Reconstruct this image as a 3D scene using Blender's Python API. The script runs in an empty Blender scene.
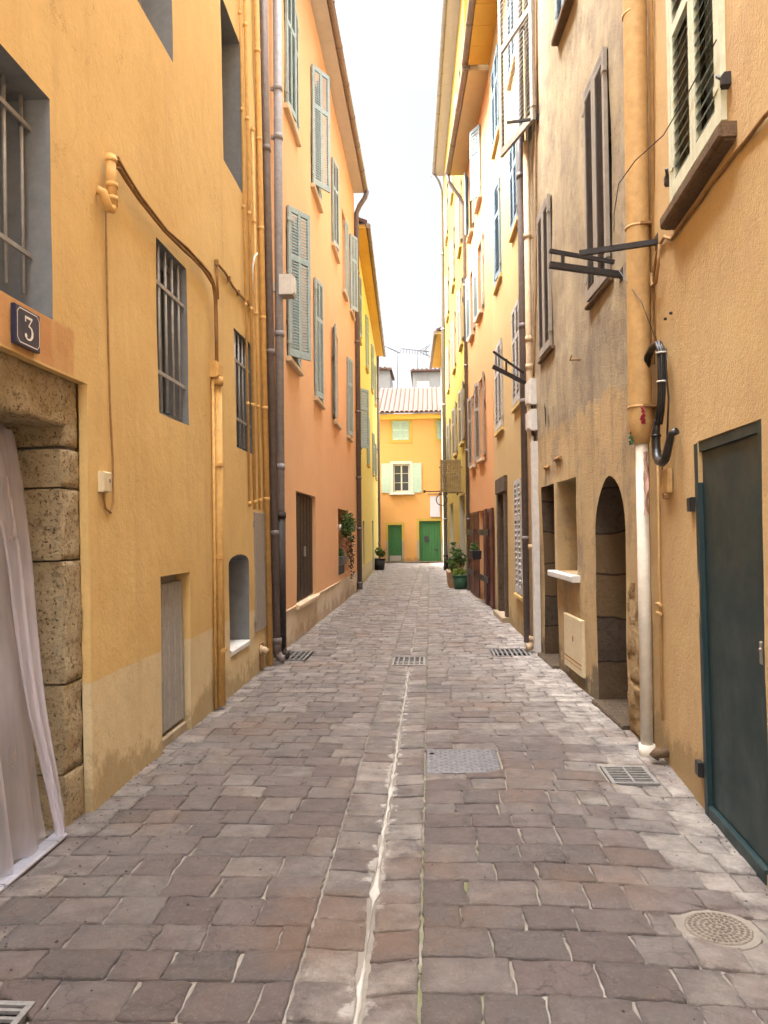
import bpy, bmesh, math, random
from mathutils import Vector, Matrix, noise
random.seed(7)
R = math.radians
scene = bpy.context.scene
COL = scene.collection

# ------------------------------------------------------------------ materials
def lin(h):
    """sRGB 0-255 triple -> linear"""
    return tuple((c/255/12.92 if c/255 <= .04045 else ((c/255+.055)/1.055)**2.4) for c in h)

class NT:
    def __init__(s, name):
        s.m = bpy.data.materials.new(name); s.m.use_nodes = True
        s.t = s.m.node_tree; s.n = s.t.nodes; s.l = s.t.links
        s.b = s.n['Principled BSDF']
        g = s.n.new('ShaderNodeNewGeometry'); s.pos = g.outputs['Position']
    def noise(s, scale, detail=4, rough=.6, stretch=None, off=(0, 0, 0)):
        mp = s.n.new('ShaderNodeMapping'); s.l.new(s.pos, mp.inputs[0])
        mp.inputs['Location'].default_value = off
        if stretch: mp.inputs['Scale'].default_value = stretch
        t = s.n.new('ShaderNodeTexNoise'); t.inputs['Scale'].default_value = scale
        t.inputs['Detail'].default_value = detail; t.inputs['Roughness'].default_value = rough
        s.l.new(mp.outputs[0], t.inputs['Vector'])
        return t.outputs['Fac']
    def ramp(s, fac, a, b, ca=0., cb=1.):
        r = s.n.new('ShaderNodeMapRange'); r.inputs[1].default_value = a; r.inputs[2].default_value = b
        r.inputs[3].default_value = ca; r.inputs[4].default_value = cb
        s.l.new(fac, r.inputs[0]); return r.outputs[0]
    def mix(s, fac, a, b, mode='MIX'):
        x = s.n.new('ShaderNodeMix'); x.data_type = 'RGBA'; x.blend_type = mode
        if isinstance(fac, (int, float)): x.inputs[0].default_value = fac
        else: s.l.new(fac, x.inputs[0])
        for i, v in ((6, a), (7, b)):
            if isinstance(v, tuple): x.inputs[i].default_value = (*v[:3], 1)
            else: s.l.new(v, x.inputs[i])
        return x.outputs[2]
    def math(s, op, a, b=0.):
        x = s.n.new('ShaderNodeMath'); x.operation = op
        for i, v in ((0, a), (1, b)):
            if isinstance(v, (int, float)): x.inputs[i].default_value = v
            else: s.l.new(v, x.inputs[i])
        return x.outputs[0]
    def sep(s, v):
        x = s.n.new('ShaderNodeSeparateXYZ'); s.l.new(v, x.inputs[0]); return x.outputs
    def attr(s, name):
        a = s.n.new('ShaderNodeAttribute'); a.attribute_name = name; return a
    def bump(s, h, strength, dist):
        b = s.n.new('ShaderNodeBump'); b.inputs['Strength'].default_value = strength
        b.inputs['Distance'].default_value = dist; s.l.new(h, b.inputs['Height'])
        s.l.new(b.outputs[0], s.b.inputs['Normal'])
    def out(s, col, rough=.85, spec=.25):
        if isinstance(col, tuple): s.b.inputs['Base Color'].default_value = (*col[:3], 1)
        else: s.l.new(col, s.b.inputs['Base Color'])
        if isinstance(rough, (int, float)): s.b.inputs['Roughness'].default_value = rough
        else: s.l.new(rough, s.b.inputs['Roughness'])
        s.b.inputs['Specular IOR Level'].default_value = spec
        return s.m

def mul(c, k): return tuple(min(.95, x*k) for x in c)

def soft(c, g=.46, b=.53):
    return (c[0]*1.04, c[0]*1.04*(c[1]/c[0])**g, c[0]*1.04*(c[2]/c[0])**b)
def plaster(name, base, worn, stain, dado=None, dado_h=0, bumpd=.004, streak=.35, seed=0, patch=None, grain=60, patch_amt=.5, sand=.5, sg=.46, sb=.53, jit=.012, box=None, cracks=.15, foot=.5):
    base, worn, stain = soft(base, sg, sb), soft(worn, sg, sb), soft(stain, sg, sb)
    dado = soft(dado, .6, .62) if dado else None
    patch = soft(patch, .75, .7) if patch else None
    t = NT(name); o = (seed*3.1, seed*1.7, seed*.9)
    c = t.mix(t.ramp(t.noise(.9, 5, .62, off=o), .38, .68), base, worn)
    c = t.mix(t.ramp(t.noise(4.5, 6, .7, off=o), .5, .78, 0, .45), c, stain)
    z = t.sep(t.pos)[2]
    if patch:
        c = t.mix(t.ramp(t.noise(1.15, 8, .68, off=(o[0]+9, o[1], o[2])), .48, .66, 0, patch_amt), c, patch)
    if dado:
        w = t.math('ADD', z, t.ramp(t.noise(3, 5, .65, off=o), .2, .8, -jit, jit))
        dc = t.mix(t.ramp(t.noise(1.4, 6, .65, off=o), .35, .7), dado, mul(dado, .8))
        c = t.mix(t.ramp(w, dado_h-.004, dado_h+.004), dc, c)
    if patch and dado:
        c = t.mix(t.ramp(t.noise(2.3, 8, .74, off=(o[0]+4, o[1]+8, o[2])), .50, .63, 0, patch_amt*.7), c, mul(patch, .9))
        c = t.mix(t.ramp(t.noise(7, 7, .75, off=(o[0]+3, o[1]+1, o[2])), .60, .68, 0, patch_amt*.6), c, mul(patch, .5))
    if box:   # a differently coloured repair above the doorway
        y = t.sep(t.pos)[1]
        bf = t.math('MULTIPLY', t.math('MULTIPLY', t.ramp(z, box[2], box[2]+.01), t.ramp(z, box[3]+.02, box[3])), t.math('MULTIPLY', t.ramp(y, box[0], box[0]+.01), t.ramp(y, box[1]+.03, box[1])))
        c = t.mix(t.math('MULTIPLY', bf, t.ramp(t.noise(6, 5, .65, stretch=(1, 1, .25), off=o), .25, .6, .25, .9)), c, box[4])
    s = t.ramp(t.noise(5, 5, .65, stretch=(1, 1, .09), off=o), .52, .8, 0, streak)
    c = t.mix(s, c, stain)
    c = t.mix(t.ramp(t.noise(grain, 3, .7), .35, .75, 0, .22), c, mul(stain, .8))
    # hairline cracks where a broad noise crosses its mid value, in a few places only
    k = t.math('ABSOLUTE', t.math('SUBTRACT', t.noise(1.3, 7, .6, off=(o[0]+2, o[1]+5, o[2])), .5))
    c = t.mix(t.math('MULTIPLY', t.ramp(k, .0032, .0008, 0, cracks), t.ramp(t.noise(.8, 2, off=(o[0], o[1], 4)), .45, .6)), c, mul(stain, .35))
    # small chips and flakes
    c = t.mix(t.ramp(t.noise(19, 4, .6, off=(o[0]+1, 3, o[2])), .71, .735, 0, .5), c, mul(stain, .6))
    # splash dirt of irregular outline along the foot of the wall
    d = t.math('SUBTRACT', t.ramp(t.noise(2.6, 7, .75, off=o), .32, .72, 0.02, .5), z)
    c = t.mix(t.ramp(d, 0, .12, 0, foot), c, mul(stain, .42))
    t.out(c, .9, .2)
    h = t.math('ADD', t.math('MULTIPLY', t.noise(grain*.9, 5, .75), sand), t.noise(5.5, 5, .6))
    t.bump(h, .75, bumpd*3)
    return t.m

def paint(name, base, rough=.55, var=.18, metal=0., spec=.4, rust=None, scale=14, rust_amt=.6):
    t = NT(name)
    c = t.mix(t.ramp(t.noise(scale, 5, .7), .35, .75, 0, 1), mul(base, 1+var*.5), mul(base, 1-var))
    c = t.mix(t.ramp(t.noise(6, 6, .7, stretch=(1, 1, .15)), .55, .8, 0, .35), c, mul(base, .55))
    if rust: c = t.mix(t.ramp(t.noise(scale*1.3, 7, .75, off=(4, 2, 1)), .58, .68, 0, rust_amt), c, rust)
    t.out(c, t.ramp(t.noise(scale*2, 3), .2, .8, rough-.1, rough+.15), spec)
    t.b.inputs['Metallic'].default_value = metal
    t.bump(t.noise(90, 4, .7), .25, .002)
    return t.m

def stone(name, a, b, c3, scale=3., bumpd=.02, courses=None):
    t = NT(name)
    c = t.mix(t.ramp(t.noise(scale, 6, .65), .35, .68), a, b)
    c = t.mix(t.ramp(t.noise(scale*6, 7, .75, off=(3, 1, 2)), .52, .66, 0, .75), c, c3)
    pit = t.ramp(t.noise(scale*17, 4, .65, off=(2, 6, 1)), .57+(.07 if courses else 0), .66+(.05 if courses else 0))
    c = t.mix(t.math('MULTIPLY', pit, .8), c, mul(c3, .45))
    if courses:
        z = t.sep(t.pos)[2]; zz = t.math('ADD', t.math('MULTIPLY', z, 2.7), t.ramp(t.noise(2, 3), 0, 1, -.2, .2))
        wn = t.n.new('ShaderNodeTexWhiteNoise'); wn.noise_dimensions = '1D'; t.l.new(t.math('FLOOR', zz), wn.inputs['W'])
        c = t.mix(t.ramp(wn.outputs['Value'], .45, .75, 0, .75), c, courses)
        fr_ = t.math('ABSOLUTE', t.math('SUBTRACT', t.math('FRACT', zz), .5))
        c = t.mix(t.ramp(fr_, .465, .49, 0, .8), c, mul(c3, .5))
    t.out(c, .95, .15)
    t.bump(t.math('SUBTRACT', t.math('ADD', t.noise(scale*9, 8, .78), t.noise(scale*2, 4)), t.math('MULTIPLY', pit, .5)), 1.0, bumpd)
    return t.m

M = {}
OCH = (.60, .300, .072)
M['ochre'] = plaster('ochre_plaster', (.62, .285, .068), (.56, .235, .05), (.47, .20, .05), (.64, .44, .19), .70, streak=.6, seed=1, bumpd=.0035, grain=45, sand=.28, sg=.48, sb=.57, cracks=.35, box=(2.0, 3.93, 2.335, 2.57, (.46, .22, .09)))
M['orange'] = plaster('orange_plaster', (.70, .262, .108), (.67, .236, .092), (.61, .225, .095), (.66, .54, .36), .50, seed=2, streak=.2, bumpd=.003, sg=.53, sb=.6)
M['yellow_l'] = plaster('yellow_plaster', (.76, .51, .085), (.74, .47, .075), (.66, .42, .09), (.64, .50, .26), .52, seed=3, streak=.25, bumpd=.003, sg=.42, sb=.55)
M['amber'] = plaster('amber_plaster', (.43, .172, .028), (.41, .16, .025), (.37, .15, .033), seed=4, streak=.15, bumpd=.003, sg=.75, sb=.7)
M['ochre_r'] = plaster('rough_ochre_plaster', (.54, .258, .074), (.50, .215, .056), (.40, .175, .055), seed=5, streak=.5, bumpd=.005, grain=52, patch=(.43, .235, .10), patch_amt=.45, sand=.8)
M['tan'] = plaster('weathered_tan_plaster', (.46, .285, .125), (.34, .20, .088), (.20, .125, .066), (.50, .275, .092), 2.62, seed=6, streak=.95, bumpd=.010, jit=.16, patch=(.235, .17, .11), patch_amt=.9, sand=.9, cracks=.7, foot=.75)
M['yellow_r'] = plaster('warm_yellow_plaster', (.45, .228, .058), (.43, .215, .053), (.38, .19, .06), seed=7, streak=.3, bumpd=.004)
M['orange_r'] = plaster('deep_orange_plaster', (.57, .195, .06), (.54, .18, .055), (.48, .18, .07), seed=8, streak=.3, bumpd=.003, sg=.6, sb=.65)
M['yellow_f'] = plaster('lemon_plaster', (.32, .215, .036), (.30, .20, .033), (.26, .175, .045), (.27, .18, .085), 1.1, seed=9, streak=.2, bumpd=.003, sg=.95, sb=.95)
M['cream'] = plaster('cream_plaster', (.40, .335, .22), (.37, .30, .19), (.31, .25, .16), seed=10, streak=.2, bumpd=.003)
M['white_wall'] = plaster('pale_grey_plaster', (.25, .232, .205), (.215, .195, .17), (.16, .145, .125), seed=11, streak=.3)
M['yellow_s'] = plaster('yellow_soffit_paint', (.62, .33, .035), (.58, .30, .035), (.5, .25, .04), seed=12, streak=.1, sg=.8, sb=.75)
M['soffit'] = plaster('cream_soffit_board', (.50, .44, .34), (.46, .40, .30), (.38, .32, .24), seed=13, streak=.1)
M['soffit_tan'] = plaster('tan_soffit_board', (.50, .30, .11), (.45, .26, .10), (.36, .2, .08), seed=14, streak=.1)
M['grey'] = paint('grey_reveal_paint', (.19, .195, .20), .7, .15, spec=.2)
M['greywood'] = paint('grey_vent_paint', (.30, .28, .25), .6, .2, spec=.3)
M['panelgrey'] = paint('grey_cabinet_paint', (.27, .235, .20), .6, .1, spec=.3)
M['shut_l'] = paint('sage_grey_shutter_paint', (.32, .405, .42), .6, .2, spec=.25)
M['shut_b'] = paint('pale_blue_shutter_paint', (.19, .26, .31), .6, .2, spec=.25)
M['shut_w'] = paint('off_white_shutter_paint', (.42, .41, .39), .6, .2, spec=.25)
M['shut_t'] = paint('taupe_shutter_paint', (.29, .26, .22), .6, .2, spec=.25)
M['shut_d'] = paint('dark_brown_shutter_wood', (.10, .078, .062), .75, .35, spec=.2)
M['shut_g'] = paint('dark_green_louvre_paint', (.055, .085, .06), .5, .3, spec=.3)
M['shut_c'] = paint('cream_green_frame_paint', (.58, .60, .46), .6, .15, spec=.25)
M['mint'] = paint('mint_shutter_paint', (.27, .335, .255), .6, .12, spec=.25)
M['iron'] = paint('dark_iron', (.030, .026, .026), .55, .3, metal=.2, rust=(.11, .05, .03), rust_amt=.5)
M['bar'] = paint('galvanised_bar', (.30, .29, .28), .5, .2, metal=.3, rust=(.14, .09, .06), rust_amt=.35)
M['pipe_g'] = paint('brown_grey_pipe', (.155, .125, .115), .5, .25, spec=.4)
M['pipe_b'] = paint('blue_grey_pipe', (.26, .25, .26), .5, .25, spec=.4)
M['pipe_iron'] = paint('cast_iron_boot', (.035, .026, .022), .6, .3, rust=(.14, .07, .04))
M['pipe_t'] = paint('tan_painted_pipe', (.50, .315, .13), .6, .2, spec=.3)
M['pipe_tl'] = paint('beige_pipe', (.46, .33, .20), .6, .2, spec=.3)
M['pipe_c'] = paint('cream_pipe', (.64, .59, .50), .55, .15, spec=.35)
M['pipe_y'] = paint('ochre_painted_conduit', (.58, .345, .115), .65, .2, spec=.25)
M['bundle'] = paint('ochre_brown_cable_bundle', (.27, .15, .06), .7, .35, spec=.2)
M['white_pl'] = paint('white_plastic', (.62, .60, .56), .5, .15, spec=.35)
M['cream_pl'] = paint('cream_plastic', (.60, .50, .32), .5, .12, spec=.35)
M['black'] = paint('black_cable_rubber', (.012, .012, .013), .4, .2, spec=.5)
def scuffed(name):
    t = NT(name)
    c = t.mix(t.ramp(t.noise(2.2, 6, .7), .38, .68), (.010, .027, .031), (.017, .036, .037))
    c = t.mix(t.ramp(t.noise(5, 7, .75, stretch=(1, 1, .3), off=(3, 1, 0)), .55, .72, 0, .6), c, (.045, .060, .062))
    c = t.mix(t.ramp(t.noise(26, 5, .7, stretch=(1, 1, .12), off=(1, 7, 0)), .66, .72, 0, .5), c, (.09, .11, .11))
    c = t.mix(t.ramp(t.noise(38, 3, .6, off=(6, 6, 2)), .73, .76, 0, .7), c, (.12, .065, .04))
    t.out(c, t.ramp(t.noise(4, 5), .3, .7, .36, .58), .35); t.bump(t.noise(3, 4), .3, .01); return t.m
M['door_g'] = scuffed('scuffed_dark_green_steel')
M['door_f'] = paint('bright_green_door_paint', (.028, .10, .028), .55, .2, spec=.3)
M['door_br'] = paint('dark_brown_door_wood', (.040, .022, .014), .6, .4, spec=.3)
M['red_br'] = paint('red_brown_door_paint', (.085, .022, .014), .5, .3, spec=.35)
M['dark'] = paint('dark_interior', (.018, .015, .013), .9, .3, spec=.05)
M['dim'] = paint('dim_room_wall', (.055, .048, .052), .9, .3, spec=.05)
M['stone'] = stone('limestone_block', (.62, .49, .31), (.52, .39, .22), (.22, .15, .085), 3.5, .040)
M['quoin'] = stone('yellow_brown_quoin', (.40, .27, .13), (.31, .20, .095), (.16, .11, .065), 3., .025)
M['stone_g'] = stone('grey_brown_stone', (.145, .105, .072), (.10, .07, .047), (.05, .038, .028), 3., .025)
M['reveal_st'] = stone('coursed_entry_stone', (.115, .083, .058), (.08, .057, .04), (.045, .034, .026), 3., .025, (.18, .115, .055))
M['stone_cover'] = stone('worn_cover_iron', (.23, .20, .165), (.18, .15, .12), (.10, .08, .06), 9, .004)
M['stone_cover2'] = stone('worn_cover_stud', (.15, .125, .10), (.12, .095, .075), (.07, .055, .04), 9, .004)
M['sill'] = stone('stone_sill', (.40, .32, .22), (.34, .26, .17), (.22, .16, .10), 6, .006)
M['sill_br'] = stone('brown_stone_sill', (.19, .125, .075), (.14, .09, .055), (.07, .05, .03), 6, .008)
M['sill_o'] = paint('cream_painted_sill', (.62, .48, .32), .7, .15, spec=.2)
M['sill_y'] = paint('yellow_painted_sill', (.56, .40, .15), .7, .15, spec=.2)
M['castiron'] = paint('worn_cast_iron', (.17, .165, .17), .5, .35, metal=.35, scale=20)
M['grate'] = paint('grey_iron_grate', (.22, .21, .20), .5, .35, metal=.25, scale=20, rust=(.14, .09, .06), rust_amt=.4)
M['pit'] = paint('drain_pit', (.008, .007, .007), .9, .2, spec=.1)
M['gutter'] = paint('brown_zinc_gutter', (.23, .175, .135), .5, .25, metal=.15)
M['gutter_g'] = paint('grey_zinc_gutter', (.30, .29, .27), .5, .25, metal=.15)
M['terra'] = paint('terracotta_pot', (.36, .22, .13), .8, .2, spec=.15)
M['pot_g'] = paint('green_plastic_pot', (.03, .09, .05), .5, .2)
M['pot_k'] = paint('black_plastic_pot', (.02, .02, .022), .5, .2)
M['pot_grey'] = paint('grey_plastic_planter', (.13, .14, .14), .5, .2)
M['blue'] = paint('navy_enamel', (.016, .019, .05), .3, .04, spec=.5, scale=3)
M['enamel_w'] = paint('white_enamel', (.72, .70, .66), .3, .08, spec=.6)
M['wood'] = paint('weathered_lattice_wood', (.27, .20, .10), .8, .3, spec=.15)
M['plaque'] = paint('pale_lilac_plaque', (.38, .355, .37), .5, .08, spec=.3)
M['plaque_ink'] = paint('faded_plaque_print', (.36, .34, .40), .6, .05)
M['alu'] = paint('aluminium_threshold', (.42, .42, .48), .4, .15, metal=.5)
M['red_cloth'] = paint('dark_red_cloth', (.25, .012, .03), .8, .2)
M['pink_cloth'] = paint('faded_pink_print_cloth', (.62, .42, .36), .85, .25, scale=60)
M['steel'] = paint('brushed_lock_plate', (.32, .29, .25), .4, .2, metal=.6)

def leaf_mat(name, a, b):
    t = NT(name); at = t.attr('tone')
    c = t.mix(at.outputs['Fac'], a, b)
    t.out(c, .55, .3)
    tr = t.n.new('ShaderNodeBsdfTranslucent'); t.l.new(c, tr.inputs[0])
    ms = t.n.new('ShaderNodeMixShader'); ms.inputs[0].default_value = .3
    o = t.n['Material Output']
    t.l.new(t.b.outputs[0], ms.inputs[1]); t.l.new(tr.outputs[0], ms.inputs[2]); t.l.new(ms.outputs[0], o.inputs[0])
    return t.m
M['leaf'] = leaf_mat('green_leaves', (.035, .075, .02), (.11, .17, .04))
M['leaf_y'] = leaf_mat('yellow_green_leaves', (.13, .20, .03), (.26, .32, .06))
M['flower'] = leaf_mat('pink_orange_flowers', (.35, .10, .06), (.45, .24, .12))
M['dead'] = leaf_mat('dry_brown_leaves', (.10, .06, .03), (.20, .13, .07))

def glass():
    t = NT('window_glass'); t.out((.035, .038, .04), .12, .6); return t.m
M['glass'] = glass()

def tulle():
    t = NT('sheer_mauve_tulle')
    t.out((.76, .71, .78), .7, .2)
    tr = t.n.new('ShaderNodeBsdfTransparent'); tl = t.n.new('ShaderNodeBsdfTranslucent')
    tl.inputs[0].default_value = (.78, .73, .82, 1)
    a = t.n.new('ShaderNodeMixShader'); a.inputs[0].default_value = .45
    t.l.new(t.b.outputs[0], a.inputs[1]); t.l.new(tl.outputs[0], a.inputs[2])
    b = t.n.new('ShaderNodeMixShader')
    t.l.new(t.ramp(t.noise(7, 4, stretch=(1, 1, .12)), .30, .72, .27, .52), b.inputs[0])
    t.l.new(tr.outputs[0], b.inputs[1]); t.l.new(a.outputs[0], b.inputs[2])
    t.l.new(b.outputs[0], t.n['Material Output'].inputs[0])
    return t.m
M['tulle'] = tulle()

def roof_tile():
    t = NT('pink_clay_roof_tiles')
    c = t.mix(t.ramp(t.noise(3, 5), .3, .7), (.125, .076, .06), (.10, .058, .043))
    c = t.mix(t.ramp(t.noise(16, 5, .7), .5, .75, 0, .6), c, (.135, .10, .082))
    t.out(c, .9, .15); t.bump(t.noise(40, 4), .4, .01); return t.m
M['tile'] = roof_tile()

def cobble():
    t = NT('porphyry_setts'); tone = t.attr('tone'); hue = t.attr('hue'); wh = t.attr('pale')
    a = t.mix(hue.outputs['Fac'], (.114, .080, .074), (.098, .090, .085))
    c = t.mix(t.ramp(tone.outputs['Fac'], 0, 1), mul((.122, .100, .094), .55), mul((.122, .100, .094), 1.22))
    c = t.mix(.55, c, a)
    c = t.mix(t.ramp(t.noise(2.6, 6, .7), .48, .70, 0, .65), c, (.145, .098, .074))
    c = t.mix(t.ramp(t.noise(11, 7, .72), .42, .72, 0, .55), c, (.078, .061, .056))
    c = t.mix(t.ramp(t.noise(52, 7, .8), .53, .68, 0, .62), c, (.21, .18, .165))
    k = t.math('ABSOLUTE', t.math('SUBTRACT', t.noise(3.3, 5, .55, off=(5, 2, 0)), .5))   # dark clefts
    c = t.mix(t.math('MULTIPLY', t.ramp(k, .012, .002, 0, .7), t.ramp(t.noise(2.0, 2, off=(1, 1, 0)), .48, .58)), c, (.045, .036, .033))
    # irregular pale patches: lime bloom from the mortar, painted sky sheen farther off
    f = t.math('MULTIPLY', wh.outputs['Fac'], t.ramp(t.noise(5.5, 7, .7, off=(2, 5, 0)), .36, .62))
    c = t.mix(f, c, (.46, .41, .36))
    f2 = t.ramp(t.noise(26, 6, .7, off=(7, 1, 0)), .66, .74, 0, .5)
    c = t.mix(f2, c, (.42, .37, .32))
    px = t.sep(t.pos)[0]   # lime run along the centre channel
    dx = t.math('ABSOLUTE', t.math('ADD', px, .25))
    e = t.math('SUBTRACT', t.ramp(t.noise(9, 6, .7, off=(3, 3, 0)), .36, .74, -.02, .105), dx)
    py = t.sep(t.pos)[1]
    c = t.mix(t.math('MULTIPLY', t.ramp(e, 0, .03, 0, .72), t.ramp(py, 8.4, 9.6, 1, .3)), c, (.50, .465, .42))
    rust = t.ramp(t.noise(1.1, 4, .6, off=(8, 0, 0)), .54, .70, 0, .55)
    c = t.mix(rust, c, (.16, .095, .058))
    t.out(c, t.ramp(t.noise(9, 5), .3, .7, .40, .66), .5)
    t.bump(t.math('ADD', t.noise(11, 8, .74), t.math('MULTIPLY', t.noise(70, 6, .8), .5)), .95, .022)
    return t.m
M['cobble'] = cobble()

def mortar():
    t = NT('sandy_joint_mortar')
    c = t.mix(t.ramp(t.noise(3, 6, .7), .35, .68), (.265, .235, .20), (.17, .147, .124))
    c = t.mix(t.ramp(t.noise(30, 6, .7), .5, .7, 0, .6), c, (.20, .16, .125))
    x = t.sep(t.pos)[0]
    near = t.math('MULTIPLY', t.ramp(x, -.16, -.05), t.ramp(x, .5, .1))
    c = t.mix(t.math('MULTIPLY', near, t.ramp(t.noise(2.5, 6, .7, off=(1, 9, 0)), .44, .60, 0, .8)), c, (.13, .14, .05))
    t.out(c, .95, .1); t.bump(t.noise(50, 6, .75), .8, .008); return t.m
M['mortar'] = mortar()
def lime():
    t = NT('white_lime_mortar')
    c = t.mix(t.ramp(t.noise(7, 6, .7), .38, .66), (.45, .42, .375), (.32, .285, .245))
    t.out(c, .95, .1); t.bump(t.noise(40, 6, .75), .8, .006); return t.m
M['lime'] = lime()

# ------------------------------------------------------------------ frames & mesh builder
class Fr:
    """a facade: u runs along the street from p0 towards p1, v up, n out into the street"""
    def __init__(s, p0, p1, side=1, batter=0.):
        d = Vector((p1[0]-p0[0], p1[1]-p0[1], 0)); s.t = d.normalized(); s.o = Vector((*p0, 0))
        n = Vector((s.t.y, -s.t.x, 0))*side
        s.n = n*math.cos(batter)+Vector((0, 0, 1))*math.sin(batter)
        s.v = -n*math.sin(batter)+Vector((0, 0, 1))*math.cos(batter)
    def P(s, u, v, n=0.): return s.o+s.t*u+s.v*v+s.n*n

class Flat:
    o = Vector((0, 0, 0))
    def P(s, u, v, n=0.): return Vector((u, v, n))
GROUND = Flat()

L1 = Fr((-1.81, 0), (-1.86, 9.7), 1, .015)
L2 = Fr((-1.87, 9.9), (-1.88, 20.3))
L3 = Fr((-1.9, 20.5), (-2.4, 37.))
R1 = Fr((1.278, 0), (1.53, 5.45), -1)
R2 = Fr((1.50, 5.5), (1.333, 9.6), -1)
R3 = Fr((1.345, 9.7), (1.21, 15.2), -1)
R4 = Fr((1.21, 15.2), (1.0, 19.), -1)
R5 = Fr((1.0, 19.), (.69, 30.5), -1)
R6 = Fr((.80, 31.2), (.62, 37.6), -1)
E1 = Fr((-2.6, 37.9), (1.6, 37.9), 1)

class MB:
    def __init__(s, fr=None): s.f = fr; s.vs = []; s.fs = []; s.mi = []; s.cm = 0; s.smooth = []; s.attrs = {}
    def V(s, *p):
        s.vs.append(s.f.P(*p) if s.f else Vector(p)); return len(s.vs)-1
    def face(s, idx, smooth=False):
        s.fs.append(idx); s.mi.append(s.cm); s.smooth.append(smooth)
    def quad(s, a, b, c, d): s.face([s.V(*a), s.V(*b), s.V(*c), s.V(*d)])
    def hexa(s, p):
        i = [s.V(*q) for q in p]
        for f in ((0, 3, 2, 1), (4, 5, 6, 7), (0, 1, 5, 4), (1, 2, 6, 5), (2, 3, 7, 6), (3, 0, 4, 7)): s.face([i[k] for k in f])
    def box(s, u0, u1, v0, v1, n0, n1):
        s.hexa([(u0, v0, n0), (u1, v0, n0), (u1, v1, n0), (u0, v1, n0), (u0, v0, n1), (u1, v0, n1), (u1, v1, n1), (u0, v1, n1)])
    def bev(s, u0, u1, v0, v1, n0, n1, b=.01):
        """box whose outer face (n1) is chamfered"""
        A = [(u0, v0), (u1, v0), (u1, v1), (u0, v1)]; B = [(u0+b, v0+b), (u1-b, v0+b), (u1-b, v1-b), (u0+b, v1-b)]
        r0 = [s.V(*a, n0) for a in A]; r1 = [s.V(*a, n1-b) for a in A]; r2 = [s.V(*a, n1) for a in B]
        for k in range(4):
            j = (k+1) % 4
            s.face([r0[k], r0[j], r1[j], r1[k]]); s.face([r1[k], r1[j], r2[j], r2[k]])
        s.face(r2); s.face(r0[::-1])
    def tube(s, pts, r, seg=10, cap=True, local=True):
        P = [(s.f.P(*p) if (s.f and local) else Vector(p)) for p in pts]
        if not isinstance(r, (list, tuple)): r = [r]*len(P)
        up = None; rings = []
        for i, p in enumerate(P):
            a = P[max(i-1, 0)]; b = P[min(i+1, len(P)-1)]
            if (b-a).length < 1e-6: b = a+Vector((0, 0, 1))
            d = (b-a).normalized()
            if up is None:
                up = d.cross(Vector((.13, .31, .94)));
                if up.length < .1: up = d.cross(Vector((1, 0, 0)))
            e = (up-d*up.dot(d)).normalized(); up = e; g = d.cross(e)
            ring = []
            for k in range(seg):
                t = 2*math.pi*k/seg; s.vs.append(p+(e*math.cos(t)+g*math.sin(t))*r[i]); ring.append(len(s.vs)-1)
            rings.append(ring)
        for a, b in zip(rings, rings[1:]):
            for k in range(seg): j = (k+1) % seg; s.face([a[k], a[j], b[j], b[k]], True)
        if cap: s.face(rings[0][::-1]); s.face(rings[-1])
    def build(s, name, mats, parent=None, origin=None, recalc=True):
        if not isinstance(mats, (list, tuple)): mats = [mats]
        if origin is None: origin = ROOTLOC(parent) if parent else Vector((0, 0, 0))
        me = bpy.data.meshes.new(name)
        me.from_pydata([v-origin for v in s.vs], [], s.fs)
        for m in mats: me.materials.append(m)
        for p, m, sm in zip(me.polygons, s.mi, s.smooth): p.material_index = m; p.use_smooth = sm
        for k, vals in s.attrs.items():
            a = me.attributes.new(k, 'FLOAT', 'POINT'); a.data.foreach_set('value', vals)
        if recalc:
            bm = bmesh.new(); bm.from_mesh(me); bmesh.ops.recalc_face_normals(bm, faces=bm.faces); bm.to_mesh(me); bm.free()
        me.update()
        o = bpy.data.objects.new(name, me); COL.objects.link(o)
        if parent: o.parent = parent
        else: o.location = origin
        return o

def ROOTLOC(o):
    while o.parent: o = o.parent
    return o.location.copy()

def tag(o, label=None, cat=None, group=None, kind=None):
    if label: o['label'] = label
    if cat: o['category'] = cat
    if group: o['group'] = group
    if kind: o['kind'] = kind
    return o
def thing(name, loc, label, cat, group=None):
    o = bpy.data.objects.new(name, None); o.empty_display_size = .2; o.location = loc; COL.objects.link(o)
    return tag(o, label, cat, group)
def solo(mb, name, mat, loc, label, cat, group=None):
    o = mb.build(name, mat, None, Vector(loc)); return tag(o, label, cat, group)

# ------------------------------------------------------------------ house shell
def warp(u, v, k, seed):
    a = noise.noise(Vector((u*.9, v*.9, seed*7.3))); b = noise.noise(Vector((u*2.3, v*2.3, seed*3.7+5)))
    c = noise.noise(Vector((u*1.7, v*1.7, seed*1.9+11)))
    return u+k*.5*c, v+k*.4*b, k*(a*1.2+b*.45)

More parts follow.
